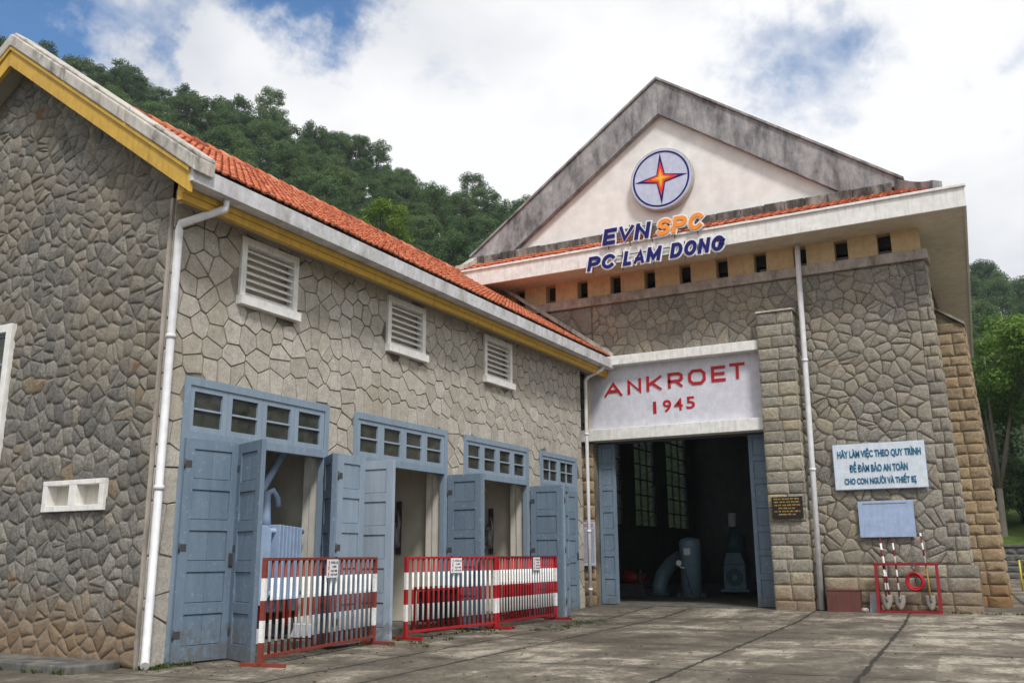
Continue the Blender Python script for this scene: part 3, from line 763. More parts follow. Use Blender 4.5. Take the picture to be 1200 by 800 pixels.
def build_gable_openings():
    f = MB(); a, b, c, d = -14.69, -13.68, 2.82, 5.04; y0, y1 = GY-.09, GY+.1
    f.box(a, a+.13, y0, y1, c+.13, d); f.box(b-.13, b, y0, y1, c+.13, d); f.box(a+.13, b-.13, y0+.002, y1, d-.13, d-.001); f.box(a, b, y0-.02, y1, c, c+.128)
    fr = f.build('gable_window', 'white_trim', wing, 0.006)
    s = MB(); a, b, c, d = a+.132, b-.132, c+.13, d-.132
    for x in (a, (a+b)/2-.03, b-.06): s.box(x, x+.06, GY-.02, GY+.04, c, d, .5)
    for k in range(5):
        z = c+(d-c-.05)*k/4; s.box(a+.06, (a+b)/2-.03, GY-.018, GY+.038, z, z+.05, .5); s.box((a+b)/2+.03, b-.06, GY-.018, GY+.038, z, z+.05, .5)
    s.build('sash', 'door_blue', fr, 0.004)
    g = MB(); g.box(a+.03, b-.03, GY+.005, GY+.01, c+.02, d-.02); g.build('pane', 'window_glass', fr)
    g = MB(); g.box(a-.1, b+.1, GY+.3, GY+.32, c-.1, d+.1); g.build('backing_board', 'black_mesh', fr)  # black sheet stands in for the dark interior behind the pane
    # twin vent block
    v = MB(); a, b, c, d = -12.5, -11.18, 2.06, 2.5; y0, y1 = GY-.075, GY+.1; m = (a+b)/2
    for x0, x1 in ((a, a+.1), (m-.08, m+.08), (b-.1, b)): v.box(x0, x1, y0, y1, c+.08, d-.07)
    v.box(a, b, y0-.002, y1, d-.07, d); v.box(a, b, y0-.002, y1, c, c+.08)
    vo = v.build('vent_block', 'white_trim', wing, 0.006)
    v = MB(); v.poly([(a+.1, y1-.01, c+.08), (b-.1, y1-.01, c+.08), (b-.1, y1-.01, d-.07), (a+.1, y1-.01, d-.07)]); v.build('recess', 'jamb_render', vo)
build_gable_openings()

def build_wing_roof():
    VY = 8.38
    sl = math.sqrt(1+TS*TS); ux, uz = 1/sl, TS/sl
    mb = MB(); ex = 0.215; run = (-9.72-RX)*sl; nr = math.ceil(run/ex); ex = run/nr
    tile_rows(mb, (-9.72, VY+.3, tile_z(-9.72)+.02), (0, 1, 0), (-ux, 0, uz), (uz, 0, ux), round((HY-VY-.34)/.165), .165, nr, ex, rng)
    tile_rows(mb, (2*RX+9.72, HY-.04, tile_z(-9.72)+.02), (0, -1, 0), (ux, 0, uz), (-uz, 0, ux), round((HY-VY-.34)/.165), .165, nr, ex, rng)
    rf = mb.build('roof', 'roof_tile', wing)
    # ridge caps
    rc = MB()
    y = VY+.3
    while y < HY-.4:
        rc.tube([(RX, y, TZ+.03), (RX, y+.4, TZ+.01)], [.12, .1], 10, True, rng.random()); y += .37
    rc.build('ridge_tile', 'roof_tile', rf)
    # decking under the tiles = boarded soffit
    dk = MB(); xe = -9.8
    for s in (1, -1):
        x = RX+s*(xe-RX); dk.prism([(RX, VY+.1, TZ-.03), (x, VY+.1, tile_z(xe)-.03), (x, VY+.1, tile_z(xe)-.12), (RX, VY+.1, TZ-.12)], (0, HY-VY-.12, 0))
    dk.build('roof_decking', 'grey_board', rf)
    # verge: concrete coping on top, yellow barge board under it
    dz = lambda x, o: RZ-SL*abs(x-RX)+o
    for s in (1, -1):
        e = RX+s*(-9.5-RX)
        c = MB(); ct, cb = .16, -.12
        segs = 3
        for k in range(segs):
            xa = RX+(e-RX)*k/segs+s*(.012 if k else 0); xb = RX+(e-RX)*(k+1)/segs-s*(.012 if k < segs-1 else 0)
            c.prism([(xa, VY, dz(xa, ct-.06)), (xb, VY, dz(xb, ct-.06)), (xb, VY, dz(xb, cb)), (xa, VY, dz(xa, cb))], (0, .40, 0))
            c.prism([(xa, VY+.07, dz(xa, ct)), (xb, VY+.07, dz(xb, ct)), (xb, VY+.07, dz(xb, ct-.062)), (xa, VY+.07, dz(xa, ct-.062))], (0, .33, 0))
        c.build('verge_coping', 'verge_concrete', wing, 0.02)
        y = MB(); e2 = RX+s*(-9.62-RX)
        y.prism([(RX, VY+.05, dz(RX, cb-.004)), (e2, VY+.05, dz(e2, cb-.004)), (e2, VY+.05, dz(e2, cb-.36)), (RX, VY+.05, dz(RX, cb-.36))], (0, .07, 0))
        y.prism([(RX, VY+.02, dz(RX, cb-.006)), (e2, VY+.02, dz(e2, cb-.006)), (e2, VY+.02, dz(e2, cb-.075)), (RX, VY+.02, dz(RX, cb-.075))], (0, .03, 0))
        y.build('barge_board', 'yellow_paint', wing, 0.006)
    # verge soffit between barge board and gable
    sf = MB()
    for s in (1, -1):
        e = RX+s*(-10.0-RX); sf.prism([(RX, VY+.13, dz(RX, -.35)), (e, VY+.13, dz(e, -.35)), (e, VY+.13, dz(e, -.39)), (RX, VY+.13, dz(RX, -.39))], (0, GY-VY-.1, 0))
    sf.build('verge_soffit', 'grey_board', wing)
    # eaves: box gutter, yellow fascia, soffit
    g = MB(); y0 = 8.44; zb, ztp = 6.5, 6.74
    g.prism([(-9.55, y0, ztp), (-9.6, y0, ztp), (-9.6, y0, zb+.03), (-9.8, y0, zb+.03), (-9.8, y0, ztp), (-9.83, y0, ztp), (-9.83, y0, zb), (-9.57, y0, zb)], (0, HY-.02-y0, 0))
    g.box(-9.82, -9.56, y0-.004, y0+.02, zb+.002, ztp-.002)
    yy = y0+2.4
    while yy < HY-.5: g.box(-9.56, -9.543, yy, yy+.03, zb-.002, ztp+.004); yy += 2.4
    g.build('gutter', 'gutter_metal', wing, 0.004)
    f = MB(); f.box(-9.93, -9.83, VY+.13, HY-.02, 6.3, 6.68); f.box(-9.832, -9.80, VY+.13, HY-.02, 6.4, 6.49); f.build('eave_fascia', 'yellow_paint', wing, 0.006)
    s = MB(); s.box(FX-.05, -9.93, GY+.03, HY-.02, 6.42, 6.48); s.build('eave_soffit', 'grey_board', wing)
    # mortar flashing against the hall
    fl = MB(); e = -9.62
    fl.prism([(RX, HY-.2, RZ+.02), (e, HY-.2, roof_z(e)+.02), (e, HY-.2, roof_z(e)+.15), (RX, HY-.2, RZ+.15)], (0, .16, 0))
    fl.build('flashing', 'verge_concrete', wing, 0.01)
build_wing_roof()

def downpipe(parent, pts, r, mat='white_metal', clips=()):
    m = MB(); m.tube(pts, r, 14)
    p = m.build('downpipe', mat, parent)
    for z, c in clips:
        k = MB(); k.tube([(c[0], c[1], z), (c[0], c[1], z+.06)], r+.012, 14); k.build('pipe_clip', mat, p)
    return p
downpipe(wing, [(-9.69, 9.2, 6.52), (-9.69, 9.2, 6.36), (-10.19, 8.83, 6.1), (-10.19, 8.82, 6.0), (-10.19, 8.82, 5.0), (-10.19, 8.82, 0.1), (-10.12, 8.76, 0.05)], .058, clips=[(z, (-10.19, 8.82)) for z in (4.4, 2.3)])
downpipe(wing, [(-9.69, 23.3, 6.52), (-9.69, 23.25, 6.42), (-10.1, 23.16, 6.22), (-10.17, 23.15, 6.12), (-10.17, 23.15, 3.0), (-10.17, 23.15, 0.12)], .05, clips=[(z, (-10.17, 23.15)) for z in (4.6, 2.0, 0.5)])

# ------------------------------------------------------------------ the tall machine hall
hall = thing('power_hall', 'tall stone hall with white gable, grey coping and a big open dark doorway', 'building', (0, 0, 0))
CX = -7.95; PX0, PX1 = -5.43, -4.57
def right_edge(z): return -1.03-0.038*z
def build_hall_walls():
    P = lambda s, t, d: (s, HY-d, t)
    holes = [(-10.3, PX0, -0.1, 6.85)]
    outer = [(-14.5, 0), (-1.04, 0), (right_edge(8.46), 8.46), (-14.5, 8.46)]
    r_ = random.Random(5)
    # quoin stones up the right edge
    q = blocks(-1.6, -1.1, 1.15, 8.46, r_, 0.3, 0.5, xr=right_edge)
    qedge = -1.72
    outer1 = [(-10.28, 1.16), (-1.5, 1.16), (-1.62, 8.46), (-10.28, 8.46)]
    cells = voronoi_cells(outer1, holes, 0.285, r_, (), 0, 1.08, 0.62)
    mb = MB(); lay_stones(mb, cells, P, r_, gap=0.005, h=0.026, hvar=0.007, bev=0.014, rocky=0.009, cut=0.022, jit=0.007)
    qq = []
    for c in q:
        w = c[1][0]-c[0][0]; qq.append([(-1.5-0.0165*(c[0][1]-1.16), c[0][1])]+[c[1]]+[c[2]]+[(-1.5-0.0165*(c[3][1]-1.16), c[3][1])] if c[0][0] < -1.45 and w > .3 else c)
    lay_stones(mb, qq, P, r_, gap=0.005, h=0.034, hvar=0.008, bev=0.014, rocky=0.012, cut=0.016, jit=0.006)
    cells = voronoi_cells([(-14.5, 0), (-10.3, 0), (-10.3, 8.46), (-14.5, 8.46)], [], 0.5, r_, (), 0)
    lay_stones(mb, cells, P, r_, gap=0.011, h=0.04, bev=0.03, rocky=0.02, cut=0.05)
    backing(mb, outer, holes, P)
    mb.build('front_wall', ['hall_stone', 'hall_mortar'], hall)
    # side wall on the right, leaning in, block courses
    mb = MB(); Ps = lambda s, t, d: (right_edge(t)-.8+d, s, t)
    lay_stones(mb, blocks(HY+.5, 36, 0, 8.4, r_, 0.33, 0.6), Ps, r_, gap=.012, h=.03, bev=.02, rocky=.012)
    mb.poly([Ps(HY, 0, 0), Ps(46, 0, 0), Ps(46, 8.5, 0), Ps(HY, 8.5, 0)], .5, 1)
    lay_stones(mb, blocks(HY-.01, HY+.5, 0, 8.4, r_, 0.3, 0.6), lambda s, t, d: (right_edge(t)+d, s, t), r_, gap=.005, h=.025, bev=.015, rocky=.01)
    mb.hexa([(right_edge(0)-.8, HY+.02, 0), (right_edge(0), HY+.02, 0), (right_edge(0), HY+.5, 0), (right_edge(0)-.8, HY+.5, 0), (right_edge(8.45)-.8, HY+.02, 8.45), (right_edge(8.45), HY+.02, 8.45), (right_edge(8.45), HY+.5, 8.45), (right_edge(8.45)-.8, HY+.5, 8.45)], .5, 1)
    mb.build('side_wall', ['block_stone', 'hall_mortar'], hall)
    # plinth right of the pilaster
    mb = MB(); Pp = lambda s, t, d: (s, HY-.13-d, t); x1 = -0.93
    lay_stones(mb, blocks(-4.32, x1, 0.0, 1.14, r_, .29, .62), Pp, r_, gap=.004, h=.028, hvar=.008, bev=.014, rocky=.012, cut=.014)
    mb.box(-4.33, x1-.003, HY-.13, HY+.3, 0, 1.145, .5, 1)
    mb.build('plinth', ['block_stone', 'block_mortar'], hall)
    # pilaster beside the doorway: front and right flank in blocks
    mb = MB(); yf = HY-.45
    Pf = lambda s, t, d: (s, yf-d, t); Pr = lambda s, t, d: (PX1+d, s, t); Pl = lambda s, t, d: (PX0-d, s, t)
    cells = blocks(PX0-.04, PX1+.04, 0.02, 7.5, r_, .31, .46)
    lay_stones(mb, cells, Pf, r_, gap=.003, h=.026, hvar=.008, bev=.01, rocky=.009, cut=.014)
    lay_stones(mb, blocks(yf-.03, HY, 0.02, 7.5, r_, .31, .46), Pr, r_, gap=.004, h=.025, bev=.014, rocky=.012, cut=.014)
    lay_stones(mb, [[(a[0], a[1]), (a[0], a[3]), (b[0], a[3]), (b[0], a[1])][::1] for a, b in ()], Pl, r_)
    mb.box(PX0, PX1, yf, HY+.25, 0, 7.5, .5, 1)
    mb.hexa([(PX0-.05, yf-.06, 7.5), (PX1+.05, yf-.06, 7.5), (PX1+.05, HY, 7.5), (PX0-.05, HY, 7.5), (PX0-.02, yf-.02, 7.56), (PX1+.02, yf-.02, 7.56), (PX1+.03, HY, 7.64), (PX0-.03, HY, 7.64)], .5, 2)
    mb.build('pilaster', ['block_stone', 'block_mortar', 'band_concrete'], hall)
    # stone jamb left of the doorway
    mb = MB(); lay_stones(mb, blocks(-11.05, -10.31, 0.02, 4.8, r_, .33, .4), lambda s, t, d: (s, HY-.08-d, t), r_, gap=.008, h=.03, bev=.025, rocky=.012)
    mb.box(-11.05, -10.31, HY-.08, HY+.25, 0, 4.8, .5, 1)
    mb.build('door_jamb', ['warm_block_stone', 'block_mortar'], hall)
    # buttress further back
    mb = MB(); by = 27.6; xr = lambda z: -0.42-0.048*z
    lay_stones(mb, blocks(-1.5, -.5, 0, 7.6, r_, .31, .5, xr=xr), lambda s, t, d: (s, by-d, t), r_, gap=.005, h=.03, hvar=.008, bev=.015, rocky=.014, cut=.014)
    lay_stones(mb, blocks(by, by+1.2, 0, 7.5, r_, .31, .6), lambda s, t, d: (xr(t)+d, s, t), r_, gap=.009, h=.035, bev=.03, rocky=.012)
    b0 = [(-1.5, by, 0), (xr(0), by, 0), (xr(0), by+1.2, 0), (-1.5, by+1.2, 0), (-1.5, by, 8.05), (xr(7.5), by, 7.5), (xr(7.5), by+1.2, 7.5), (-1.5, by+1.2, 8.05)]
    mb.hexa(b0, .5, 1)
    mb.hexa([(-1.5, by-.08, 8.06), (xr(7.5)+.05, by-.08, 7.51), (xr(7.5)+.05, by+1.25, 7.51), (-1.5, by+1.25, 8.06), (-1.5, by-.08, 8.14), (xr(7.5)+.05, by-.08, 7.58), (xr(7.5)+.05, by+1.25, 7.58), (-1.5, by+1.25, 8.14)], .5, 2)
    mb.build('buttress', ['warm_block_stone', 'block_mortar', 'band_concrete'], hall)
build_hall_walls()

def build_hall_upper():
    # band course over the stone, turning along the side
    b = MB(); z0, z1 = 8.46, 8.72
    b.box(-14.6, right_edge(8.5)+.09, HY-.12, HY+.12, z0, z1); 
    b.obox((right_edge(8.5)-.1, HY+.12, z0), (.19, 0, 0), (0, .5, 0), (0, 0, .26))
    b.build('band_course', 'band_concrete', hall, 0.012)
    # cream wall with its row of slit openings
    u = MB(); z0, z1, zs = 8.72, 9.4, 8.75; y0, y1 = HY+.03, HY+.33; sx = [-12.66+1.0424*k for k in range(11)]; hw = .165
    x = -14.5
    for c in sx: u.box(x, c-hw, y0, y1, z0, z1); x = c+hw
    u.box(x, -1.42, y0, y1, z0, z1)
    for c in sx: u.box(c-hw, c+hw, y0+.002, y1, z0, zs); u.box(c-hw, c+hw, y0+.002, y1, 9.3, z1)
    u.build('upper_wall', 'cream_render', hall)
    for c in sx: sl = MB(); sl.box(c-hw-.05, c+hw+.05, y1+.02, y1+.05, z0, z1); sl.build('slit_backing', 'black_mesh', hall)  # black panel closing the back of each slit opening
    # side face of the upper wall
    s = MB(); s.box(-1.9, -1.44, y1, HY+.6, 8.72, 9.32); s.box(-2.6, -2.2, HY+.6, 42, 8.4, 9.32); s.build('upper_side_wall', 'side_soffit_render', hall)
    # eave box: soffit and fascia
    FY = 22.88; zb, zf = 9.32, 9.76; xl, xr = -14.9, -.27
    so = MB(); so.box(xl, -1.5, FY+.06, HY+.3, zb, zb+.1); so.build('front_soffit', 'soffit_render', hall)
    so = MB(); so.prism([(-1.5, FY+.06, zb), (xr-.04, FY+.06, zb), (-.97, 42, zb), (-2.6, 42, zb), (-2.6, HY+.3, zb), (-1.5, HY+.3, zb)], (0, 0, .1)); so.build('side_soffit', 'side_soffit_render', hall)
    fa = MB(); fa.box(xl, xr, FY, FY+.06, zb-.04, zf); fa.box(xl-.02, xr+.03, FY-.05, FY+.06, zf, zf+.07)
    fa.prism([(xr-.06, FY+.06, zb-.04), (xr, FY+.06, zb-.04), (-.93, 42, zb-.04), (-.99, 42, zb-.04)], (0, 0, zf-zb+.04))
    fa.build('eave_fascia', 'white_trim', hall, 0.01)
    # strip of tiles between fascia and pediment
    pr = MB(); sl_ = .48; k = math.sqrt(1+sl_*sl_); n = round((xr-.75-xl)/.235)
    tile_rows(pr, (xl, FY-.02, zf+.075), (1, 0, 0), (0, 1/k, sl_/k), (0, -sl_/k, 1/k), n, .235, 4, .27, rng)
    pr.build('pent_roof', 'roof_tile', hall)
    rg = MB(); yb = 23.78
    xx = xl+.6
    while xx < -1.9:
        w = rng.uniform(.5, 1.1); zz = rng.uniform(-.02, .02); rg.box(xx, min(xx+w, -1.9), yb-.06+zz, yb+.2, 10.1, 10.52+zz); xx += w+.004
    rg.build('pediment_ridge', 'mossy_ridge', hall, 0.03)
    # pediment
    yp = HY+.0; ax, az = CX, 15.0; hs = (15.1-10.47)/(CX+12.95)
    slope = .705
    top = lambda x, o=0: az-slope*abs(x-ax)+o
    pd = MB(); e = 6.3
    pd.prism([(ax-e, yp, 10.3), (ax+e, yp, 10.3), (ax+e, yp, top(ax+e)-.3), (ax, yp, az-.3), (ax-e, yp, top(ax-e)-.3)], (0, .4, 0))
    pd.build('pediment', 'pediment_render', hall)
    th = 1.08
    for s in (1, -1):
        c = MB(); xe = ax+s*6.35
        c.prism([(ax, yp-.2, az), (xe, yp-.2, top(xe)), (xe, yp-.2, max(top(xe)-th, 10.4)), (ax+s*(az-th-10.4)/slope, yp-.2, 10.4), (ax, yp-.2, az-th)], (0, .75, 0))
        c.prism([(ax, yp-.26, az+.09), (xe, yp-.26, top(xe)+.09), (xe, yp-.26, top(xe)+.003), (ax, yp-.26, az+.003)], (0, .86, 0))
        c.build('gable_coping', 'coping_concrete', hall, 0.012)
        # flared foot sweeping forward to the eave corner
        fl = MB(); p0 = Vector((xe-s*.15, yp-.08, top(xe)+.02)); p1 = Vector((xr-.56 if s > 0 else -14.2, FY+.1, zf+.2)); pts = []
        for i in range(15):
            t = i/14; q = p0.lerp(p1, t); q.z = p0.z+(p1.z-p0.z)*(1-(1-t)**1.35); pts.append(q)
        for a, b_ in zip(pts, pts[1:]):
            d = Vector((b_.x-a.x, b_.y-a.y, 0)).normalized(); nn = Vector((-d.y, d.x, 0))*.14
            lo = lambda p: Vector((p.x, p.y, min(p.z-.1, max(9.7, p.z-.62))))
            fl.hexa([lo(a)-nn, lo(b_)-nn, lo(b_)+nn, lo(a)+nn, a-nn+Vector((0, 0, .1)), b_-nn+Vector((0, 0, .1)), b_+nn+Vector((0, 0, .1)), a+nn+Vector((0, 0, .1))])
        fl.build('coping_foot', 'coping_concrete' if s > 0 else 'verge_concrete', hall)
    # main roof behind the gable, rear and far walls
    rf = MB(); xe = 6.5
    for s in (1, -1):
        x = ax+s*xe; rf.prism([(ax, yp+.55, az-.3), (x, yp+.55, top(x)-.3), (x, yp+.55, top(x)-.5), (ax, yp+.55, az-.5)], (0, 17.2, 0))
    rf.build('roof', 'roof_tile', hall)
    w = MB(); w.box(-14.6, -14.4, HY+.5, 33.6, 0.02, 10.2); w.box(-14.6, -14.4, 46, 46.2, 0.02, 10.2)
    # window bays on the far long wall
    ys = [33.6, 36.3, 37.8, 40.4, 42.0, 45.0, 46.0]
    for i in range(1, 6, 2): w.box(-14.6, -14.4, ys[i], ys[i+1], .02, 10.2)
    for i in range(0, 6, 2): w.box(-14.6, -14.4, ys[i], ys[i+1], .02, 2.6); w.box(-14.6, -14.4, ys[i], ys[i+1], 8.0, 10.2)
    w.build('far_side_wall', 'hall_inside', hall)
    for i in range(0, 6, 2):
        f = MB(); a, b_ = ys[i], ys[i+1]
        k = a
        for q in range(4): yy = a+(b_-a-.05)*q/3; f.box(-14.52, -14.44, yy, yy+.05, 2.6, 8.0)
        for q in range(9): zz = 2.6+5.35*q/8; f.box(-14.519, -14.441, a, b_, zz, zz+.05)
        for q in range(8): zz = 2.6+5.35*q/8; f.bar((-14.42, a, zz), (-14.42, b_, zz+.6), .02, .03, (1, 0, 0))
        wo = f.build('hall_window', 'dark_metal', hall)
        g = MB(); g.box(-14.485, -14.475, a, b_, 2.6, 8.0); g.build('pane', 'dirty_glass', wo)
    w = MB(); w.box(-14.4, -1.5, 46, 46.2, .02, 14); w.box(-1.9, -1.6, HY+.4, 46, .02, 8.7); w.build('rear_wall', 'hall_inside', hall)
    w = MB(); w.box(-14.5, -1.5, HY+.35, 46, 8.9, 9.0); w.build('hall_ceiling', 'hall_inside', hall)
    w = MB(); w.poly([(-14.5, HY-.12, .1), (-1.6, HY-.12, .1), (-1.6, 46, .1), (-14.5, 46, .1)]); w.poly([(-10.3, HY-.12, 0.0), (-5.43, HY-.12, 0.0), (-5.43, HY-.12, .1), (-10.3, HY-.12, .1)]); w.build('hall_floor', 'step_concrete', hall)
    # inner face of the front wall
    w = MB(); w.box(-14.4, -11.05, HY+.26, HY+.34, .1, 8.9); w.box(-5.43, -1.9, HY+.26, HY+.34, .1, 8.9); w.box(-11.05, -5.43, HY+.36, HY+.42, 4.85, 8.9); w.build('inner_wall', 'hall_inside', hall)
build_hall_upper()

# text
def text_mesh(body, size, extrude=0.01, offset=0.0, shear=0.0, space=1.0, align='CENTER'):
    c = bpy.data.curves.new('lettering', 'FONT'); c.body = body; c.size = size; c.extrude = extrude; c.offset = offset; c.shear = shear
    c.space_character = space; c.align_x = align; c.resolution_u = 4
    o = bpy.data.objects.new('lettering', c); COL.objects.link(o)
    bpy.context.view_layer.update()
    me = bpy.data.meshes.new_from_object(o); bpy.data.objects.remove(o); bpy.data.curves.remove(c)
    return me
def text_obj(name, body, mat, parent, x0, x1, z0, z1, y, extrude=0.012, offset=0.0, shear=0.0, space=1.0, pad=0.0, rot=None):
    """letters fitted into x0..x1, z0..z1 on a wall that faces -Y at depth y (local to the parent)"""
    me = text_mesh(body, 1.0, 0.5, offset, shear, space)
    v = np.zeros(len(me.vertices)*3); me.vertices.foreach_get('co', v); v = v.reshape(-1, 3)
    mn, mx = v.min(0), v.max(0)
    ox = x0-pad+(v[:, 0]-mn[0])/(mx[0]-mn[0])*(x1-x0+2*pad); oz = z0-pad+(v[:, 1]-mn[1])/(mx[1]-mn[1])*(z1-z0+2*pad); oy = y-v[:, 2]*2*extrude
    me.vertices.foreach_set('co', np.stack([ox, oy, oz], 1).ravel()); me.update()
    me.materials.clear(); me.materials.append(MATS[mat]); me.name = name
    o = bpy.data.objects.new(name, me); COL.objects.link(o); o.parent = parent
    return o

def strip(mb, pts, S, y, depth, closed=False, ext=True):
    """flat mitred stroke of width S through 2-D points, facing -Y"""
    P = [Vector((a, b)) for a, b in pts]; n = len(P)
    if ext and not closed:
        P[0] = P[0]-(P[1]-P[0]).normalized()*S/2; P[-1] = P[-1]+(P[-1]-P[-2]).normalized()*S/2
    Lf, Rt = [], []
    for k in range(n):
        a = P[k-1] if (k > 0 or closed) else None; c = P[(k+1) % n] if (k < n-1 or closed) else None
        d1 = (P[k]-a).normalized() if a is not None else (c-P[k]).normalized(); d2 = (c-P[k]).normalized() if c is not None else d1
        n1 = Vector((-d1.y, d1.x)); n2 = Vector((-d2.y, d2.x)); m = n1+n2
        m = m/max(0.35, m.dot(n1)) if m.length > 1e-4 else n1
        if m.length > 2.2: m = m.normalized()*2.2
        Lf.append(P[k]+m*S/2); Rt.append(P[k]-m*S/2)
    b = len(mb.v); V = lambda p, q: (p.x, q, p.y)
    for k in range(n): mb.v += [V(Lf[k], y), V(Rt[k], y), V(Lf[k], y+depth), V(Rt[k], y+depth)]
    for k in range(n if closed else n-1):
        p, q = b+4*k, b+4*((k+1) % n)
        mb.face((p, p+1, q+1, q)); mb.face((p+2, q+2, q+3, p+3)); mb.face((p, q, q+2, p+2)); mb.face((p+1, p+3, q+3, q+1))
    if not closed:
        mb.face((b, b+2, b+3, b+1)); q = b+4*(n-1); mb.face((q, q+1, q+3, q+2))
def strokes(mb, segs, X, Z, w, h, y, S, depth=.03, shear=0.0):
    for pth in segs:
        closed = pth[0] == pth[-1] and len(pth) > 3
        p = [(X+a*w+b*h*shear, Z+b*h) for a, b in (pth[:-1] if closed else pth)]
        i0 = len(mb.v); strip(mb, p, S, y, depth, closed); y -= .0014
        for i in range(i0, len(mb.v)):                           # letters end flat on base line and cap line
            q = mb.v[i]; zc = min(max(q[2], Z-S/2), Z+h+S/2); xc = min(max(q[0], X-S/2+(zc-Z)*shear), X+w+S/2+(zc-Z)*shear)
            mb.v[i] = (xc, q[1], zc)
def arc(cx, cy, rx, ry, a0, a1, n=8): return [(cx+rx*math.cos(R(a0+(a1-a0)*k/n)), cy+ry*math.sin(R(a0+(a1-a0)*k/n))) for k in range(n+1)]
BOLD = dict(E=[[(1, 0), (0, 0), (0, 1), (1, 1)], [(0, .5), (.85, .5)]], V=[[(0, 1), (.5, 0), (1, 1)]], N=[[(0, 0), (0, 1)], [(0, .97), (1, .03)], [(1, 0), (1, 1)]],
            S=[arc(.5, .76, .48, .24, 30, 180, 7)+arc(.5, .76, .48, .26, 205, 250, 3)+arc(.5, .25, .5, .25, 70, -90, 9)+arc(.5, .25, .5, .25, -110, -155, 3)],
            P=[[(0, 0), (0, 1)], [(0, 1), (.55, 1)]+arc(.58, .73, .42, .27, 80, -80, 7)+[(.55, .46), (0, .46)]],
            C=[arc(.5, .5, .5, .5, 42, 318, 16)], L=[[(0, 1), (0, 0), (.9, 0)]], A=[[(0, 0), (.5, 1), (1, 0)], [(.2, .27), (.8, .27)]],
            M=[[(0, 0), (0, 1)], [(0, .97), (.5, .12), (1, .97)], [(1, 0), (1, 1)]], D=[[(0, 0), (0, 1)], [(0, 1), (.45, 1)]+arc(.45, .5, .55, .5, 75, -75, 9)+[(.45, 0), (0, 0)]],
            O=[arc(.5, .5, .5, .5, 0, 360, 20)], G=[arc(.5, .5, .5, .5, 45, 350, 16)+[(1, .5), (.76, .5)]])
for k_ in ('O',): BOLD[k_][0][-1] = BOLD[k_][0][0]
WID = dict(M=1.15, V=.95, A=.95, L=.72, O=1.0, E=.8, G=1.02, C=.95, D=.95)
def build_sign_beam():
    x0, x1 = -10.42, PX0+.0
    b = MB(); b.box(-10.55, x1-.05, HY-.36, HY+.25, 6.58, 6.84); b.build('sign_cornice', 'white_trim', hall, 0.012)
    p = MB(); p.box(-10.4, x1-.01, HY-.08, HY+.2, 4.82, 6.578); pn = p.build('sign_panel', 'sign_panel', hall)
    e = MB(); e.box(-10.52, -10.4, HY-.14, HY+.2, 4.82, 6.578); e.build('sign_edge', 'cream_render', hall, 0.01)
    l = MB(); l.box(-10.62, x1-.06, HY-.3, HY+.3, 4.5, 4.82); l.build('lintel', 'white_trim', hall, 0.012)
    # ANKROET: broad single stroke capitals, built from flat bars
    lt = {}
    S = .078
    G = dict(A=[[(0, 0), (.5, 1), (1, 0)], [(.22, .33), (.78, .33)]], N=[[(0, 0), (0, 1), (1, 0), (1, 1)]], K=[[(0, 0), (0, 1)], [(1, 1), (.12, .42)], [(.3, .55), (1, 0)]],
             R=[[(0, 0), (0, 1), (.8, 1), (1, .87), (1, .58), (.8, .42), (0, .42)], [(.5, .42), (1, 0)]],
             O=[[(.0, .25), (.0, .75), (.22, 1), (.78, 1), (1, .75), (1, .25), (.78, 0), (.22, 0), (.0, .25)]],
             E=[[(1, 0), (0, 0), (0, 1), (1, 1)], [(0, .5), (.92, .5)]], T=[[(0, 1), (1, 1)], [(.5, 1), (.5, 0)]])
    LX = [(-9.93, -9.36, 5.74), (-9.2, -8.78, 5.77), (-8.62, -8.16, 5.80), (-7.98, -7.54, 5.83), (-7.38, -6.88, 5.86), (-6.72, -6.32, 5.89), (-6.2, -5.78, 5.92)]
    for ch, (a, b_, z) in zip('ANKROET', LX):
        a = -9.93+(a+9.93)*.965; b_ = -9.93+(b_+9.93)*.965
        m = MB(); strokes(m, G[ch], a+S/2, z+S/2, b_-a-S, .42-S, HY-.1, S, .018); m.build('letter', 'letter_red', pn)
    xs9 = [-8.5, -8.22, -7.9, -7.56]
    for x, ch in zip(xs9, '1945'):
        text_obj('letter', ch, 'letter_red', pn, x, x+(.09 if ch == '1' else .24), 5.17+.06*(x+8.5), 5.5+.06*(x+8.5), HY-.082, .014, .012)
build_sign_beam()

def build_hall_doors():
    door_leaf(hall, -10.28, HY+.2, 1, .0, .5, .12, 4.5, 7, .42, planks=1); door_leaf(hall, -6.03, HY+.2, 1, -.05, .58, .12, 4.5, 7, .2, planks=1)
    h = MB(); h.box(-10.3, -5.43, HY+.14, HY+.3, 4.44, 4.52); h.build('door_track', 'dark_metal', hall)
build_hall_doors()
downpipe(hall, [(-4.33, HY-.14, 9.32), (-4.33, HY-.2, 9.0), (-4.33, HY-.24, 8.5), (-4.36, HY-.3, 4.0), (-4.4, HY-.32, .1)], .07, clips=[(6.15, (-4.345, HY-.275)), (3.4, (-4.362, HY-.302))])

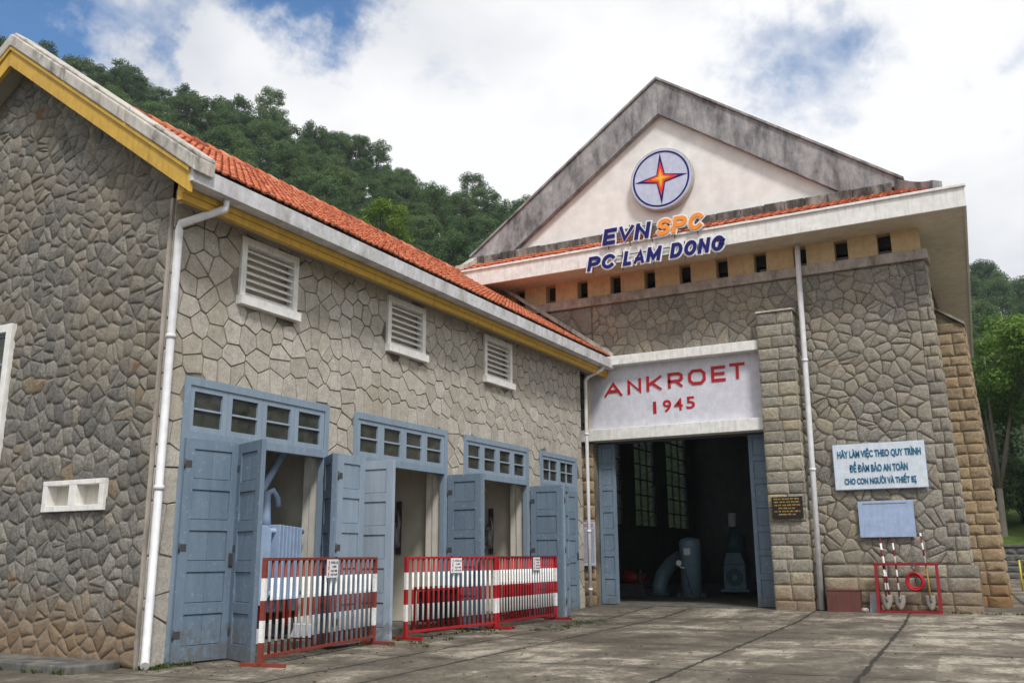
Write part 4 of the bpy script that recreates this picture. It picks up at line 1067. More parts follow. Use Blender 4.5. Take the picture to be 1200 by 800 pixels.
# ------------------------------------------------------------------ signs on the hall
def emblem():
    t = thing('emblem_sign', 'round lit-box emblem with a red and yellow four-point star on the white gable', 'emblem sign', (-7.93, HY-.02, 11.87))
    m = MB(); m.disc((0, 0, 0), (0, -1, 0), 0, .93, .22, 56); m.build('drum', 'emblem_rim', t, 0.006)
    m = MB(); m.disc((0, -.222, 0), (0, -1, 0), 0, .9, .012, 56); m.build('face', 'emblem_face', t)
    m = MB(); m.disc((0, -.235, 0), (0, -1, 0), .795, .845, .008, 56); m.build('ring', 'letter_navy', t)
    def star(r, w, y, mat, name, rr=(1, 1, 1, 1)):
        m = MB(); pts = []
        for k in range(8):
            a = math.pi/4*k+math.pi/2; q = r*rr[k//2] if k % 2 == 0 else w; pts.append((q*math.cos(a), y, q*math.sin(a)))
        m.prism(pts, (0, -.008, 0)); m.build(name, mat, t)
    star(.78, .18, -.235, 'letter_navy', 'star'); star(.52, .15, -.244, 'emblem_red', 'star'); star(.3, .1, -.253, 'letter_orange', 'star'); star(.19, .055, -.262, 'emblem_yellow', 'star')
emblem()
def letter_sign(name, label, words, z0, z1, y, space):
    t = thing(name, label, 'letter sign', (words[0][1], y, z0))
    x0 = words[0][1]; h = z1-z0; S = h*.235; sh = .2
    for w, a, b, mat in words:
        tot = sum(WID.get(c, .88) for c in w); gp = h*.13; unit = (b-a-sh*h*.9-gp*(len(w)-1))/tot; x = a-x0
        for c in w:
            cw = WID.get(c, .88)*unit
            o = MB(); strokes(o, BOLD[c], x+S/2, S/2, cw-S, h-S, -.02, S+.085, .016, sh); o.build('outline', 'letter_white', t)
            l = MB(); strokes(l, BOLD[c], x+S/2, S/2, cw-S, h-S, -.045, S, .022, sh); l.build('letter', mat, t); x += cw+gp
    m = MB()
    x0 = words[0][1]; xe = words[-1][2]-x0
    for k in range(5): xx = .15+(xe-.4)*k/4; m.box(xx, xx+.025, .0, .025, -.12, z1-z0+.02)
    m.box(.0, xe-.2, .002, .023, .1, .125); m.box(.1, xe, .002, .023, z1-z0-.1, z1-z0-.075)
    m.build('sign_frame', 'dark_metal', t)
letter_sign('letter_sign', 'upper sign letters EVN in navy and SPC in orange over the tiled eave', [('EVN', -9.37, -7.93, 'letter_navy'), ('SPC', -7.8, -6.42, 'letter_orange')], 9.8, 10.26, 22.78, 1.1)
letter_sign('letter_sign', 'lower sign PC LAM DONG in navy slanted letters on the white fascia', [('PC', -9.87, -8.98, 'letter_navy'), ('LAM', -8.8, -7.66, 'letter_navy'), ('DONG', -7.45, -5.92, 'letter_navy')], 9.13, 9.54, 22.82, 1.12)

def wall_signs():
    t = thing('slogan_board', 'white board with three rows of blue Vietnamese slogan lettering on the stone wall', 'slogan board', (-3.88, HY-.12, 2.92))
    m = MB(); m.box(0, 2.08, 0, .05, 0, 1.09); m.build('board', 'board_white', t, 0.006)
    m = MB(); m.box(-.012, 2.092, .01, .045, -.012, 1.102); m.build('edge_trim', 'board_blue', t)
    for w, a, b, z in (('HÃY LÀM VIỆC THEO QUY TRÌNH', .1, 2.0, .72), ('ĐỂ ĐẢM BẢO AN TOÀN', .36, 1.68, .41), ('CHO CON NGƯỜI VÀ THIẾT BỊ', .22, 1.84, .08)):
        text_obj('lettering', w, 'letter_blue', t, a, b, z, z+.27, -.004, .008, .034)
    t = thing('notice_board', 'plain pale blue board with nothing on it below the slogan board', 'notice board', (-3.41, HY-.12, 1.78))
    m = MB(); m.box(0, 1.24, 0, .04, 0, .85); m.build('board', 'board_blue', t, 0.005)
    m = MB(); m.box(.12, 1.1, -.012, .0, .79, .805); m.build('ledge', 'grey_plate', t)
    t = thing('plaque', 'small black plaque with gold writing on the stone pilaster', 'plaque', (-5.36, HY-.56, 2.25))
    m = MB(); m.box(0, .74, 0, .05, 0, .53); m.build('plate', 'plaque_black', t, 0.004)
    r_ = random.Random(3); m = MB()
    for k in range(6):
        z = .46-k*.075; x = .06+(.1 if k in (3, 5) else 0); xe = .68-(.1 if k in (3, 5) else 0)
        while x < xe:
            w = min(r_.uniform(.05, .1), xe-x)
            q = x
            while q < x+w: m.box(q, q+.008, -.006, 0, z, z+r_.uniform(.022, .034)); m.box(q, q+.014, -.0055, 0, z+r_.choice([0, .014, .026]), z+.006+r_.choice([0, .014, .026])+.003); q += .019
            x += w+.03
    m.build('lettering', 'gold_paint', t)
    t = thing('notice_sheet', 'tall pale printed notice on the stone door jamb beside the downpipe', 'notice', (-10.67, HY-.22, 1.13))
    m = MB(); m.box(0, .4, 0, .02, 0, 1.17); m.build('sheet', 'paper', t)
    m = MB(); h = MB()
    for k in range(2):
        for q in range(8): h.box(.05+q*.038, .05+q*.038+.026, -.004, 0, 1.09-k*.05, 1.115-k*.05)
    for k in range(26):
        x = .03
        while x < .36:
            w = r_.uniform(.02, .06); m.box(x, min(x+w, .37), -.004, 0, .96-k*.035, .971-k*.035); x += w+.012
    m.box(.03, .07, -.004, 0, .985, 1.02); m.build('printed_text', 'print_grey', t); h.build('heading', 'letter_red', t)
wall_signs()

# ------------------------------------------------------------------ barriers
def barrier(a, b, nb, mat, rail, label, h=1.4):
    a, b = Vector(a), Vector(b); d = b-a; L_ = d.length; ang = math.atan2(d.y, d.x)
    t = thing('safety_barrier', label, 'barrier', (a.x, a.y, 0), ang, 'striped steel barriers in front of the bays')
    for x in (0, L_-.06): m = MB(); m.box(x, x+.06, -.03, .03, .03, h-.04); m.build('post', mat, t, .004)
    m = MB(); m.box(0, L_, -.03, .03, h-.04, h); m.build('top_rail', rail, t, .004)
    m = MB(); m.box(.06, L_-.06, -.022, .022, .1, .145); m.build('bottom_rail', rail, t, .004)
    proto = None
    for k in range(nb):
        x = .06+(L_-.12)*(k+1)/(nb+1)
        if proto is None:
            m = MB(); m.tube([(0, 0, .145), (0, 0, h-.04)], .02, 8); proto = m.build('bar', mat, t); o = proto
        else: o = proto.copy(); COL.objects.link(o); o.parent = t
        o.location = (x, 0, 0)
    for x in (0.005, L_-.055): m = MB(); m.box(x, x+.05, -.38, .3, 0.0, .05); m.build('foot', rail, t, .004)
    return t, ang, L_
def warning_plate(tr, x, label):
    t, ang, L_ = tr; o = Vector(t.location)+Vector((math.cos(ang), math.sin(ang), 0))*x + Vector((math.sin(ang), -math.cos(ang), 0))*.04
    s = thing('warning_sign', label, 'warning sign', (o.x, o.y, 1.1), ang, 'warning signs hung on the barriers')
    m = MB(); m.box(0, .34, -.006, 0, 0, .27); m.build('plate', 'letter_white', s)
    m = MB(); y = -.0065
    for p in ([(.055, .25), (.075, .25), (.06, .16), (.04, .14)], [(.04, .145), (.075, .165), (.055, .11), (.035, .12)]): m.prism([(a, y, b) for a, b in p], (0, -.002, 0))
    m.prism([(.058, y-.001, .13), (.066, y-.001, .13), (.052, y-.001, .05), (.046, y-.001, .05)], (0, -.002, 0)); m.prism([(.03, y, .06), (.07, y, .07), (.047, y, .015)], (0, -.002, 0))
    m.build('lightning_bolt', 'letter_red', s)
    for w, a, b, z, hh in (('DỪNG LẠI', .11, .32, .195, .055), ('CÓ ĐIỆN', .15, .28, .14, .042), ('NGUY HIỂM', .12, .31, .085, .042), ('CHẾT NGƯỜI', .115, .315, .03, .042)):
        text_obj('lettering', w, 'plaque_black', s, a, b, z, z+hh, -.008, .001, .01)
    m = MB(); m.box(.03, .05, -.003, .03, .262, .31); m.box(.29, .31, -.003, .03, .262, .31); m.build('hook', 'dark_metal', s)
b1 = barrier((-9.02, 9.66), (-9.6, 12.95), 19, 'stripe_rusty', 'stripe_rusty', 'rusty brown-red and white barrier in front of the first bay, nearest the camera')
b2 = barrier((-9.62, 13.84), (-9.36, 16.62), 17, 'stripe_bright', 'barrier_red', 'bright red and white barrier in front of the second bay, middle of the row')
b3 = barrier((-9.38, 16.70), (-9.46, 19.6), 21, 'stripe_bright', 'tool_red', 'dark red and white barrier farthest along, ending at the last folded door')
warning_plate(b1, 1.62, 'white danger sign with red bolt hung on the rusty nearest barrier')
warning_plate(b2, 1.26, 'white danger sign with red bolt hung on the middle barrier')
warning_plate(b3, 1.62, 'white danger sign with red bolt hung on the farthest barrier')

# ------------------------------------------------------------------ equipment inside the bays
def transformer():
    t = thing('transformer', 'pale blue oil transformer with radiator fins inside the first open bay', 'transformer', (-11.15, 11.72, .12))
    m = MB(); m.box(-.5, .35, -.7, .75, .42, 1.75); m.build('tank', 'light_blue_metal', t, .03)
    r_ = MB(); r_.prism([(.52, -.62, 1.7), (.52, -.55, 1.78), (.52, -.33, 1.78), (.52, -.26, 1.7), (.52, -.26, .68), (.52, -.34, .55), (.52, -.54, .55), (.52, -.62, .68)], (.06, 0, 0)); r_.build('end_plate', 'light_blue_metal', t, .01)
    for k in range(7): m = MB(); m.box(.37, .62, -.12+k*.085, -.09+k*.085, .62, 1.8-.006*k); m.build('radiator_fin', 'light_blue_metal', t, .01)
    m = MB(); m.tube([(.5, -.3, 1.7), (.5, .56, 1.7)], .045); m.tube([(.5, -.3, .72), (.5, .56, .72)], .045); m.build('header_pipe', 'light_blue_metal', t)
    m = MB(); m.tube([(.3, -.12, 1.75), (.3, -.12, 1.95), (.3, -.12, 2.35)], [.1, .08, .06], 14); m.tube([(.3, -.12, 2.3), (.32, .0, 2.36), (.33, .1, 2.25), (.33, .13, 2.1)], .05, 10); m.build('bushing', 'light_blue_metal', t)
    m = MB(); m.tube([(.2, -.3, 1.75), (.2, -.25, 2.2), (.2, .35, 3.05), (.2, .8, 3.8)], .065, 12); m.build('oil_pipe', 'light_blue_metal', t)
    
    for ya, yb_ in ((-.75, -.6), (.5, .65)): m = MB(); m.box(-.7, .75, ya, yb_, 0, .22); m.build('plinth_block', 'board_white', t, .01)
    for y in (-.45, .4): m = MB(); m.tube([(.3, y, .22), (.3, y+.08, .22)], .17, 20); m.tube([(.3, y-.02, .22), (.3, y+.1, .22)], .05, 12); m.build('wheel', 'dark_metal', t)
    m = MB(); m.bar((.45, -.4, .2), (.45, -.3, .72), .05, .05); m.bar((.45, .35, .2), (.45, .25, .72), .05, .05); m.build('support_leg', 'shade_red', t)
transformer()
def wall_switch(y, x, label):
    t = thing('insulator_switch', label, 'switch', (x, y, 2.0), 0, 'insulator switches in the bays')
    m = MB(); m.box(-.06, .06, -.04, 0, -.55, .55); m.build('bracket', 'dark_metal', t, .005)
    for z in (-.35, .05):
        m = MB(); pts = []; rr = []
        for k in range(9): pts.append((0, -.04-.025*k, z)); rr.append(.075 if k % 2 else .045)
        m.tube(pts, rr, 14); m.build('insulator', 'grey_porcelain', t)
    m = MB(); m.tube([(.02, -.2, .1), (.12, -.24, .32), (.16, -.24, .1), (.12, -.23, -.3)], .03, 8); m.build('cable', 'grey_porcelain', t)
    m = MB(); m.tube([(.08, -.22, -.36), (.08, -.22, 0.0)], .07, 12); m.build('fuse_tube', 'grey_porcelain', t)
wall_switch(16.49, -11.64, 'grey insulator switch on the cream wall of the second bay')
wall_switch(20.15, -11.47, 'grey insulator switch on the cream wall of the third bay')
def cart(x, y, label, w, g):
    t = thing('reactor_stand', label, 'equipment stand', (x, y, .1), math.pi/2, g)
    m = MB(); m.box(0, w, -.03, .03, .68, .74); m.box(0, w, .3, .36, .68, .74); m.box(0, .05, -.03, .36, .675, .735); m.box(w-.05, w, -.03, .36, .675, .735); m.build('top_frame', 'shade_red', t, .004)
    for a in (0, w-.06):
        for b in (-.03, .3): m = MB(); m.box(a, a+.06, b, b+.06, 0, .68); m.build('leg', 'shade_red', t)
    m = MB()
    for k in range(12): xx = .09+(w-.2)*k/11; m.box(xx, xx+.03, .02, .28, .1, .66)
    m.build('grille', 'black_mesh', t)
cart(-9.0-.95, 15.05, 'dark grille stand in a red frame behind the middle barrier', 1.15, 'grille stands behind the barriers')
cart(-9.0-1.05, 18.55, 'dark grille stand in a red frame behind the farthest barrier', 1.05, 'grille stands behind the barriers')

# ------------------------------------------------------------------ fire point at the hall's right corner
def fire_point():
    y = HY-.42
    t = thing('tool_rack', 'red square steel rack with fire tools against the stone plinth', 'tool rack', (-3.12, y, .07))
    w = 1.36
    for x in (0, w-.06): m = MB(); m.prism([(x, -.18, 0), (x, .2, 0), (x, .03, 1.08), (x, -.03, 1.08)], (.06, 0, 0)); m.build('upright', 'tool_red', t, .004)
    m = MB(); m.box(-.02, w+.02, -.03, .03, 1.06, 1.12); m.build('top_rail', 'tool_red', t, .004)
    m = MB(); m.box(.06, w-.06, -.17, .18, .0, .06); m.build('base_tray', 'tool_red', t, .004)
    def shovel(x, dx, label, handle, tall=1.62, sw=.13):
        s = thing('shovel', label, 'shovel', (-3.12+x, y-.1, .14), 0, 'fire shovels in the red rack')
        m = MB(); d = .0
        m.tube([(0, 0, .26), (dx*.3, .12, tall*.5), (dx*.45, .15, tall*.6)], .02, 10); m2 = MB(); m2.tube([(dx*.45, .15, tall*.6), (dx, .26, tall)], .0205, 10)
        if handle == 'yellow_handle': m.build('handle', handle, s); m2.build('handle', 'handle_stripe', s)
        else: m2.tube([(0, 0, .26), (dx*.3, .12, tall*.5), (dx*.45, .15, tall*.6)], .02, 10); m2.build('handle', handle, s)
        b = MB(); n = 9
        front = []; 
        for j in range(7):
            v = j/6; z = .34*v; half = sw*(1-(1-v)**3*.75) if v < .8 else sw
            for i in range(n):
                u = i/(n-1)*2-1; bx = half*u; by = -.05+.035*u*u+.07*v; b.v.append((bx, by, z)); 
        for j in range(7):
            v = j/6; z = .34*v; half = sw*(1-(1-v)**3*.75) if v < .8 else sw
            for i in range(n):
                u = i/(n-1)*2-1; b.v.append((half*u, -.042+.035*u*u+.07*v, z))
        o = 7*n
        for j in range(6):
            for i in range(n-1):
                a = j*n+i; b.face((a, a+1, a+n+1, a+n), .5, 0, True); b.face((o+a, o+a+n, o+a+n+1, o+a+1), .5, 0, True)
        for i in range(n-1): b.face((i, o+i, o+i+1, i+1)); q = 6*n+i; b.face((q, q+1, o+q+1, o+q))
        for j in range(6): q = j*n; b.face((q, q+n, o+q+n, o+q)); q = j*n+n-1; b.face((q, o+q, o+q+n, q+n))
        b.tube([(0, .0, .18), (0, .03, .36)], [.032, .024], 10); b.build('blade', 'shovel_steel', s)
        return s
    shovel(.22, -.06, 'left fire shovel with a round rusty blade and thick striped handle', 'handle_stripe', 1.6, .125)
    p = thing('striped_pole', 'short white-tipped striped pole leaning beside the left shovel', 'pole', (-3.12+.3, y-.06, .14))
    m = MB(); m.tube([(0, 0, 0), (-.14, .22, 1.62)], .022, 10); m.build('shaft', 'handle_stripe', p)
    shovel(.5, -.07, 'middle fire shovel with a bright dented blade and thin striped handle', 'handle_stripe', 1.58, .125)
    shovel(1.15, -.1, 'right fire shovel with a dark blade and a yellow and red handle', 'yellow_handle', 1.72, .12)
    h = thing('hose_coil', 'coiled red fire hose hanging from the tool rack rail', 'fire hose', (-3.12+.86, y-.09, .78))
    m = MB()
    rh = random.Random(12)
    for k in range(7):
        pts = []; R_ = rh.uniform(.14, .2); yy = -.05+.02*k; ph = rh.uniform(0, 6)
        for i in range(29): a = 2*math.pi*i/28; q = R_+.008*math.sin(2*a+ph); pts.append((q*math.cos(a), yy+.012*math.sin(a+ph), q*math.sin(a)*1.1))
        m.tube(pts, .024, 8, False)
    m.build('hose', 'barrier_red', h)
    m = MB(); m.tube([(-.05, 0, .36), (.0, -.02, .2), (.01, -.02, -.05)], .012, 6); m.tube([(.05, .02, .4), (-.07, -.03, .3), (.03, .0, .24)], .012, 6); m.build('tie', 'dark_metal', h)
    b = thing('metal_box', 'low rusty dark red metal box beside the downpipe', 'box', (-4.22, HY-.62, .06))
    m = MB(); m.box(0, .74, 0, .42, 0, .5); m.build('body', 'rusty_box', b, .012)
    m = MB(); m.box(-.012, .752, -.012, .43, .5, .525); m.build('lid', 'rusty_box', b, .006)
    g = thing('grey_plate', 'small grey sheet propped against the plinth beside the rack', 'plate', (-3.3, HY-.4, .07))
    m = MB(); m.prism([(0, 0, 0), (.2, 0, 0), (.2, .16, .42), (0, .16, .42)], (0, .02, 0)); m.build('sheet', 'grey_plate', g)
    r_ = random.Random(4); m = MB()
    for k in range(1):
        pts = []
    rk = thing('rock', 'pale broken stone on the ground between the box and the plate', 'stone', (-3.4, HY-.5, .12))
    bm = bmesh.new(); bmesh.ops.create_icosphere(bm, subdivisions=2, radius=.09)
    for v in bm.verts: v.co *= r_.uniform(.8, 1.15); v.co.z *= .7
    me = bpy.data.meshes.new('stone'); bm.to_mesh(me); bm.free(); me.materials.append(MATS['band_concrete']); o = bpy.data.objects.new('body', me); COL.objects.link(o); o.parent = rk
fire_point()

# ------------------------------------------------------------------ machines inside the hall
def machines():
    t = thing('pressure_tank', 'upright blue-grey cylinder tank with a gauge just inside the doorway', 'tank', (-9.15, 28.6, .1))
    m = MB(); m.tube([(0, 0, .05), (0, 0, 1.3), (0, 0, 1.32), (0, 0, 1.7), (0, 0, 1.78), (0, 0, 1.84)], [.32, .32, .335, .33, .28, .1], 28); m.build('body', 'teal_metal', t)
    m = MB(); m.tube([(0, 0, 0), (0, 0, .05)], .42, 24); m.box(-.45, .45, -.06, .06, .001, .16); m.build('base', 'dark_metal', t)
    g = MB(); g.disc((-.26, -.34, 1.06), (0, -1, 0), 0, .085, .05, 20); g.tube([(-.26, -.3, 1.0), (-.26, -.25, .93), (-.1, -.3, .9)], .02, 8); g.build('gauge', 'letter_white', t)
    g = MB(); g.box(-.1, .1, -.345, -.32, 1.3, 1.5); g.build('label_plate', 'board_white', t)
    g = MB(); g.tube([(-.1, -.33, .9), (.0, -.335, .5), (.1, -.33, .1)], .014, 6); g.build('hose', 'dark_metal', t)
    t = thing('bent_pipe', 'thick blue pipe bending up from the floor left of the tank', 'pipe', (-10.55, 30.0, .1))
    m = MB(); m.tube([(-.15, 0, .0), (-.15, 0, .3), (-.08, .15, .65), (.1, .5, 1.0), (.3, .9, 1.2)], .24, 20); m.build('pipe', 'teal_metal', t)
    m = MB(); m.tube([(-.15, 0, 0), (-.15, 0, .1)], .36, 24); m.build('flange', 'dark_teal_metal', t)
    t = thing('governor', 'teal governor machine with a round flange in the dark hall on the right', 'machine', (-8.35, 31.0, .1))
    m = MB(); m.box(-.5, .45, -.35, .5, .12, .2); m.box(-.38, .34, -.3, .4, .2, 1.0); m.prism([(-.38, -.3, 1.0), (.34, -.3, 1.0), (.22, -.3, 1.35), (-.26, -.3, 1.35)], (0, .7, 0)); m.build('housing', 'teal_metal', t, .02)
    m = MB(); m.disc((-.02, -.3, .58), (0, -1, 0), .1, .27, .06, 28); m.build('flange', 'dark_teal_metal', t)
    m = MB(); m.tube([(-.02, .1, 1.35), (-.02, .1, 1.9), (-.02, .1, 1.95), (-.02, .1, 2.2)], [.3, .3, .2, .18], 20); m.build('motor', 'dark_teal_metal', t)
    m = MB(); m.tube([(-.1, .1, 2.2), (-.1, .1, 2.65)], .14, 16); m.build('oil_cup', 'board_white', t)
    t = thing('tall_cylinder', 'tall blue-grey cylinder half hidden behind the right door leaf', 'tank', (-7.05, 29.6, .1))
    m = MB(); m.tube([(0, 0, 0), (0, 0, 1.9), (0, 0, 2.05), (0, 0, 2.1)], [.36, .36, .28, .1], 24); m.build('body', 'teal_metal', t)
    m = MB(); m.tube([(0, 0, 0), (0, 0, .06)], .46, 24); m.build('base', 'dark_metal', t)
    t = thing('red_pump', 'dark red pump set low in the shade at the left of the doorway', 'pump', (-11.3, 29.2, .1))
    m = MB(); m.box(-.5, .5, -.25, .25, 0, .22); m.box(-.42, .42, -.2, .2, .221, .4); m.build('plinth', 'dark_metal', t, .01)
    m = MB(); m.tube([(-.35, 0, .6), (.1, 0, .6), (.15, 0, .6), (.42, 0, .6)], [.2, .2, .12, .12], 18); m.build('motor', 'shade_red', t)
    m = MB(); m.disc((.25, 0, .6), (1, 0, 0), .1, .24, .1, 20); m.build('flywheel', 'dark_metal', t)
machines()

# ------------------------------------------------------------------ kerb step, weeds, retaining wall, railing at the right
def small_setting():
    m = MB(); m.box(-18.4, -10.55, 8.0, 8.74, -.02, .1); tag(m.build('kerb_step', 'step_concrete', None, .02), kind='structure')
    # loose grass along the foot of the walls
    r_ = random.Random(9); m = MB()
    def tuft(x, y, z, s):
        for k in range(r_.randint(5, 11)):
            a = r_.uniform(0, 6.28); l = s*r_.uniform(.5, 1.2); w = .008; dx, dy = math.cos(a), math.sin(a); b = Vector((x+r_.uniform(-.05, .05), y+r_.uniform(-.05, .05), z))
            p = b+Vector((dx*l*.4, dy*l*.4, l*.7)); q = b+Vector((dx*l*.9, dy*l*.9, l*.75)); n = Vector((-dy, dx, 0))*w
            i = len(m.v); m.v += [tuple(b-n), tuple(b+n), tuple(p+n), tuple(p-n), tuple(q)]; t_ = r_.random(); m.face((i, i+1, i+2, i+3), t_); m.face((i+3, i+2, i+4), t_)
    for k in range(22): tuft(FX+r_.uniform(.02, .3), r_.uniform(8.75, 9.5), 0, .06)
    for k in range(30): tuft(-9.3+r_.gauss(0, .35), r_.uniform(12.6, 16.6), 0, .06)
    for k in range(30): tuft(r_.uniform(-13.8, -10.4), 7.98+r_.gauss(0, .05), 0, .07)
    for k in range(40): tuft(r_.uniform(-1.6, .2), HY-.3+r_.gauss(0, .12), .05, .09)
    for k in range(40): tuft(-7.5-.05*17+r_.gauss(0, .2), r_.uniform(16.5, 19.5), 0, .04)
    tag(m.build('weeds', 'grass_leaf'), 'thin weeds in the joints along the wall foot', 'weeds', None, 'stuff')
    t = thing('retaining_wall', 'low dark retaining wall below the lawn beyond the right end of the hall', 'wall', (0, 58, 0))
    m = MB(); r2_ = random.Random(2); Pw = lambda s, t_, d: (s, -d, t_)
    lay_stones(m, blocks(-6, 26, 0, 1.7, r2_, .34, .8), Pw, r2_, gap=.015, h=.05, bev=.04, rocky=.03); m.box(-6, 26, .0, .6, 0, 1.7, .5, 1); m.build('stonework', ['retaining_stone', 'hall_mortar'], t)
    m = MB(); m.box(-6.1, 26.1, -.12, .65, 1.7, 1.84); m.build('cap', 'step_concrete', t, .02)
    l = MB(); xs = [-6+i*2 for i in range(17)]; ys = [58.6, 61, 64, 68, 72, 77]
    for y in ys:
        for x in xs: l.v.append((x, y, 1.75+(y-58.6)*.17+.12*math.sin(x*1.3+y)))
    for j in range(len(ys)-1):
        for i in range(len(xs)-1): q = j*17+i; l.face((q, q+1, q+18, q+17), .5, 0, True)
    tag(l.build('lawn_bank', 'lawn'), kind='structure')
    rl = thing('railing', 'yellow tubular railing at the far right edge beyond the buttress', 'railing', (-.2, 40, .04))
    for x in (0, 1.6, 3.2): m = MB(); m.tube([(x, 0, 0), (x, 0, 1.1)], .035, 10); m.build('post', 'railing_yellow', rl)
    for z in (.55, 1.08): m = MB(); m.tube([(0, 0, z), (3.2, 0, z)], .03, 10); m.build('rail', 'railing_yellow', rl)
small_setting()

# ------------------------------------------------------------------ trees
def leaf_cloud(mb, clumps, nleaf, size, r_, droop=0.2, flat=1.0):
    tot = sum(c[1]**2 for c in clumps)
    for (c, rad) in clumps:
        tone = r_.uniform(.15, .85); n = int(nleaf*rad*rad/tot)
        for k in range(n):
            v = Vector((r_.gauss(0, 1), r_.gauss(0, 1), r_.gauss(0, 1))).normalized(); q = rad*(r_.random()**.45)
            p = Vector(c)+Vector((v.x*q, v.y*q, v.z*q*flat))
            nrm = (v*.6+Vector((r_.uniform(-1, 1), r_.uniform(-1, 1), r_.uniform(0, 1.2)))).normalized(); a = nrm.orthogonal().normalized(); a = Matrix.Rotation(r_.uniform(0, 6.28), 3, nrm) @ a; b = nrm.cross(a)
            s = size*r_.uniform(.6, 1.3); t_ = max(0, min(1, tone+r_.uniform(-.25, .25))); i = len(mb.v)
            mb.v += [tuple(p-a*s), tuple(p+b*s*.5-nrm*s*.1), tuple(p+a*s-nrm*s*droop), tuple(p-b*s*.5-nrm*s*.1)]
            mb.face((i, i+1, i+2, i+3), t_)
def tree_meshes(kind, seed):
    r_ = random.Random(seed); tr = MB(); cr = MB()
    if kind == 'pine':
        H = r_.uniform(9.5, 11); bend = Vector((r_.uniform(-.5, .5), r_.uniform(-.5, .5), 0))
        tp = [Vector((0, 0, -1.5))+bend*0]+[Vector((bend.x*t*t, bend.y*t*t, H*t*.95)) for t in (0.0, .25, .5, .75, 1)]
        tr.tube(tp, [.22, .2, .17, .13, .09, .03], 7); clumps = []
        n = r_.randint(26, 32)
        for k in range(n):
            f = .42+.58*(k/(n-1))**.85; a = k*2.4+r_.uniform(-.5, .5); reach = 3.1*math.sqrt(max(0.03, 1-((f-.62)/.42)**2))*r_.uniform(.6, 1.1)
            c = Vector((math.cos(a)*reach*.75+bend.x*f, math.sin(a)*reach*.75+bend.y*f, H*f+r_.uniform(-.2, .4)))
            tr.tube([Vector((bend.x*f*f, bend.y*f*f, H*(f-.06)*.95)), c*1.0-Vector((0, 0, .15))], [.05, .015], 5)
            clumps.append((c, r_.uniform(.75, 1.15)))
        leaf_cloud(cr, clumps, 9000, .125, r_, .2, .72)
    else:
        H = r_.uniform(9, 11.5) if kind == 'bushy' else r_.uniform(8.5, 9.5); clumps = []
        tr.tube([(0, 0, -1.5), (0, 0, 0), (.1, .05, H*.25), (.0, .1, H*.5)], [.3, .24, .19, .12], 8)
        n = 34
        for k in range(n):
            f = r_.random(); a = k*2.4; rad = (3.0 if kind == 'bushy' else 2.8)*math.sqrt(1-(2*f-1)**2*.85)*r_.uniform(.45, 1.0)
            c = Vector((math.cos(a)*rad, math.sin(a)*rad, H*(.33+.62*f)))
            tr.tube([Vector((.05, .08, H*(.22+.25*f))), c*.6+Vector((0, 0, H*.14)), c], [.08, .05, .015], 5)
            clumps.append((c, r_.uniform(.7, 1.15)))
        leaf_cloud(cr, clumps, 9000, .135, r_, .3, .85)
    return tr, cr
GT = 'trees covering the hillside behind the buildings'
def make_tree(name, label, kind, seed, leaf, bark='dark_bark', group=GT):
    t = thing(name, label, 'tree', (0, 0, 0), 0, group); tr, cr = tree_meshes(kind, seed)
    tr.build('trunk', bark, t); cr.build('crown', leaf, t); return t
protos = []
LP = 'dark green pine among the trees of the hillside'; LB = 'rounded leafy green tree among the trees of the hillside'
for k in range(4): protos.append(make_tree('pine_tree', LP, 'pine', 100+k, 'pine_leaf'))
for k in range(3): protos.append(make_tree('leafy_tree', LB, 'bushy', 200+k, 'hill_leaf'))
used = set()
def place_tree(p, x, y, z, s, rz, label=None):
    if p not in used: o = p; used.add(p)
    else:
        o = p.copy(); COL.objects.link(o)
        for ch in p.children: c = ch.copy(); COL.objects.link(c); c.parent = o
    o.location = (x, y, z); o.scale = (s, s, s*1.0); o.rotation_euler = (0, 0, rz)
    if label: o['label'] = label
    return o
def plant_hill():
    r_ = random.Random(21); n = 0
    rows = [152, 148, 142, 136, 130, 124, 118, 112, 106, 100, 94, 88, 82]
    for i, rr in enumerate(rows):
        az = -62+r_.uniform(0, 1.5); step = math.degrees(3.5/rr)*(1.0 if i < 4 else 1.25)
        while az < -24.5:
            r1 = rr+r_.uniform(-2.5, 2.5); a = az+r_.uniform(-.4, .4)*step
            # only where the roof line leaves the slope in view
            el = math.degrees(math.atan2(hill_z(r1, a)+11-1.4, r1)); vis = 26.5 if a < -55 else 26.5-(a+55)*.40
            if el > vis-3.0:
                s = r_.uniform(.75, 1.08)*(1.0 if i > 2 else r_.uniform(.8, 1.12)); place_tree(protos[r_.choice([0, 1, 2, 3, 0, 1, 2, 3, 4, 5, 6])], r1*math.sin(R(a)), r1*math.cos(R(a)), hill_z(r1, a)-.3, s, r_.uniform(0, 6.28)); n += 1
            az += step*r_.uniform(.75, 1.2)
    for rr in (202, 196, 188, 180, 170, 160, 148, 136):
        az = -3.2
        while az < 4.2:
            r1 = rr+r_.uniform(-3, 3); s = r_.uniform(.85, 1.25)
            place_tree(protos[r_.choice([0, 1, 2, 3, 0, 1, 4, 5])], r1*math.sin(R(az)), r1*math.cos(R(az)), hill_z(r1, az)-.3, s, r_.uniform(0, 6.28)); n += 1
            az += math.degrees(5.2/rr)*r_.uniform(.8, 1.2)
    print('hill trees', n)
plant_hill()
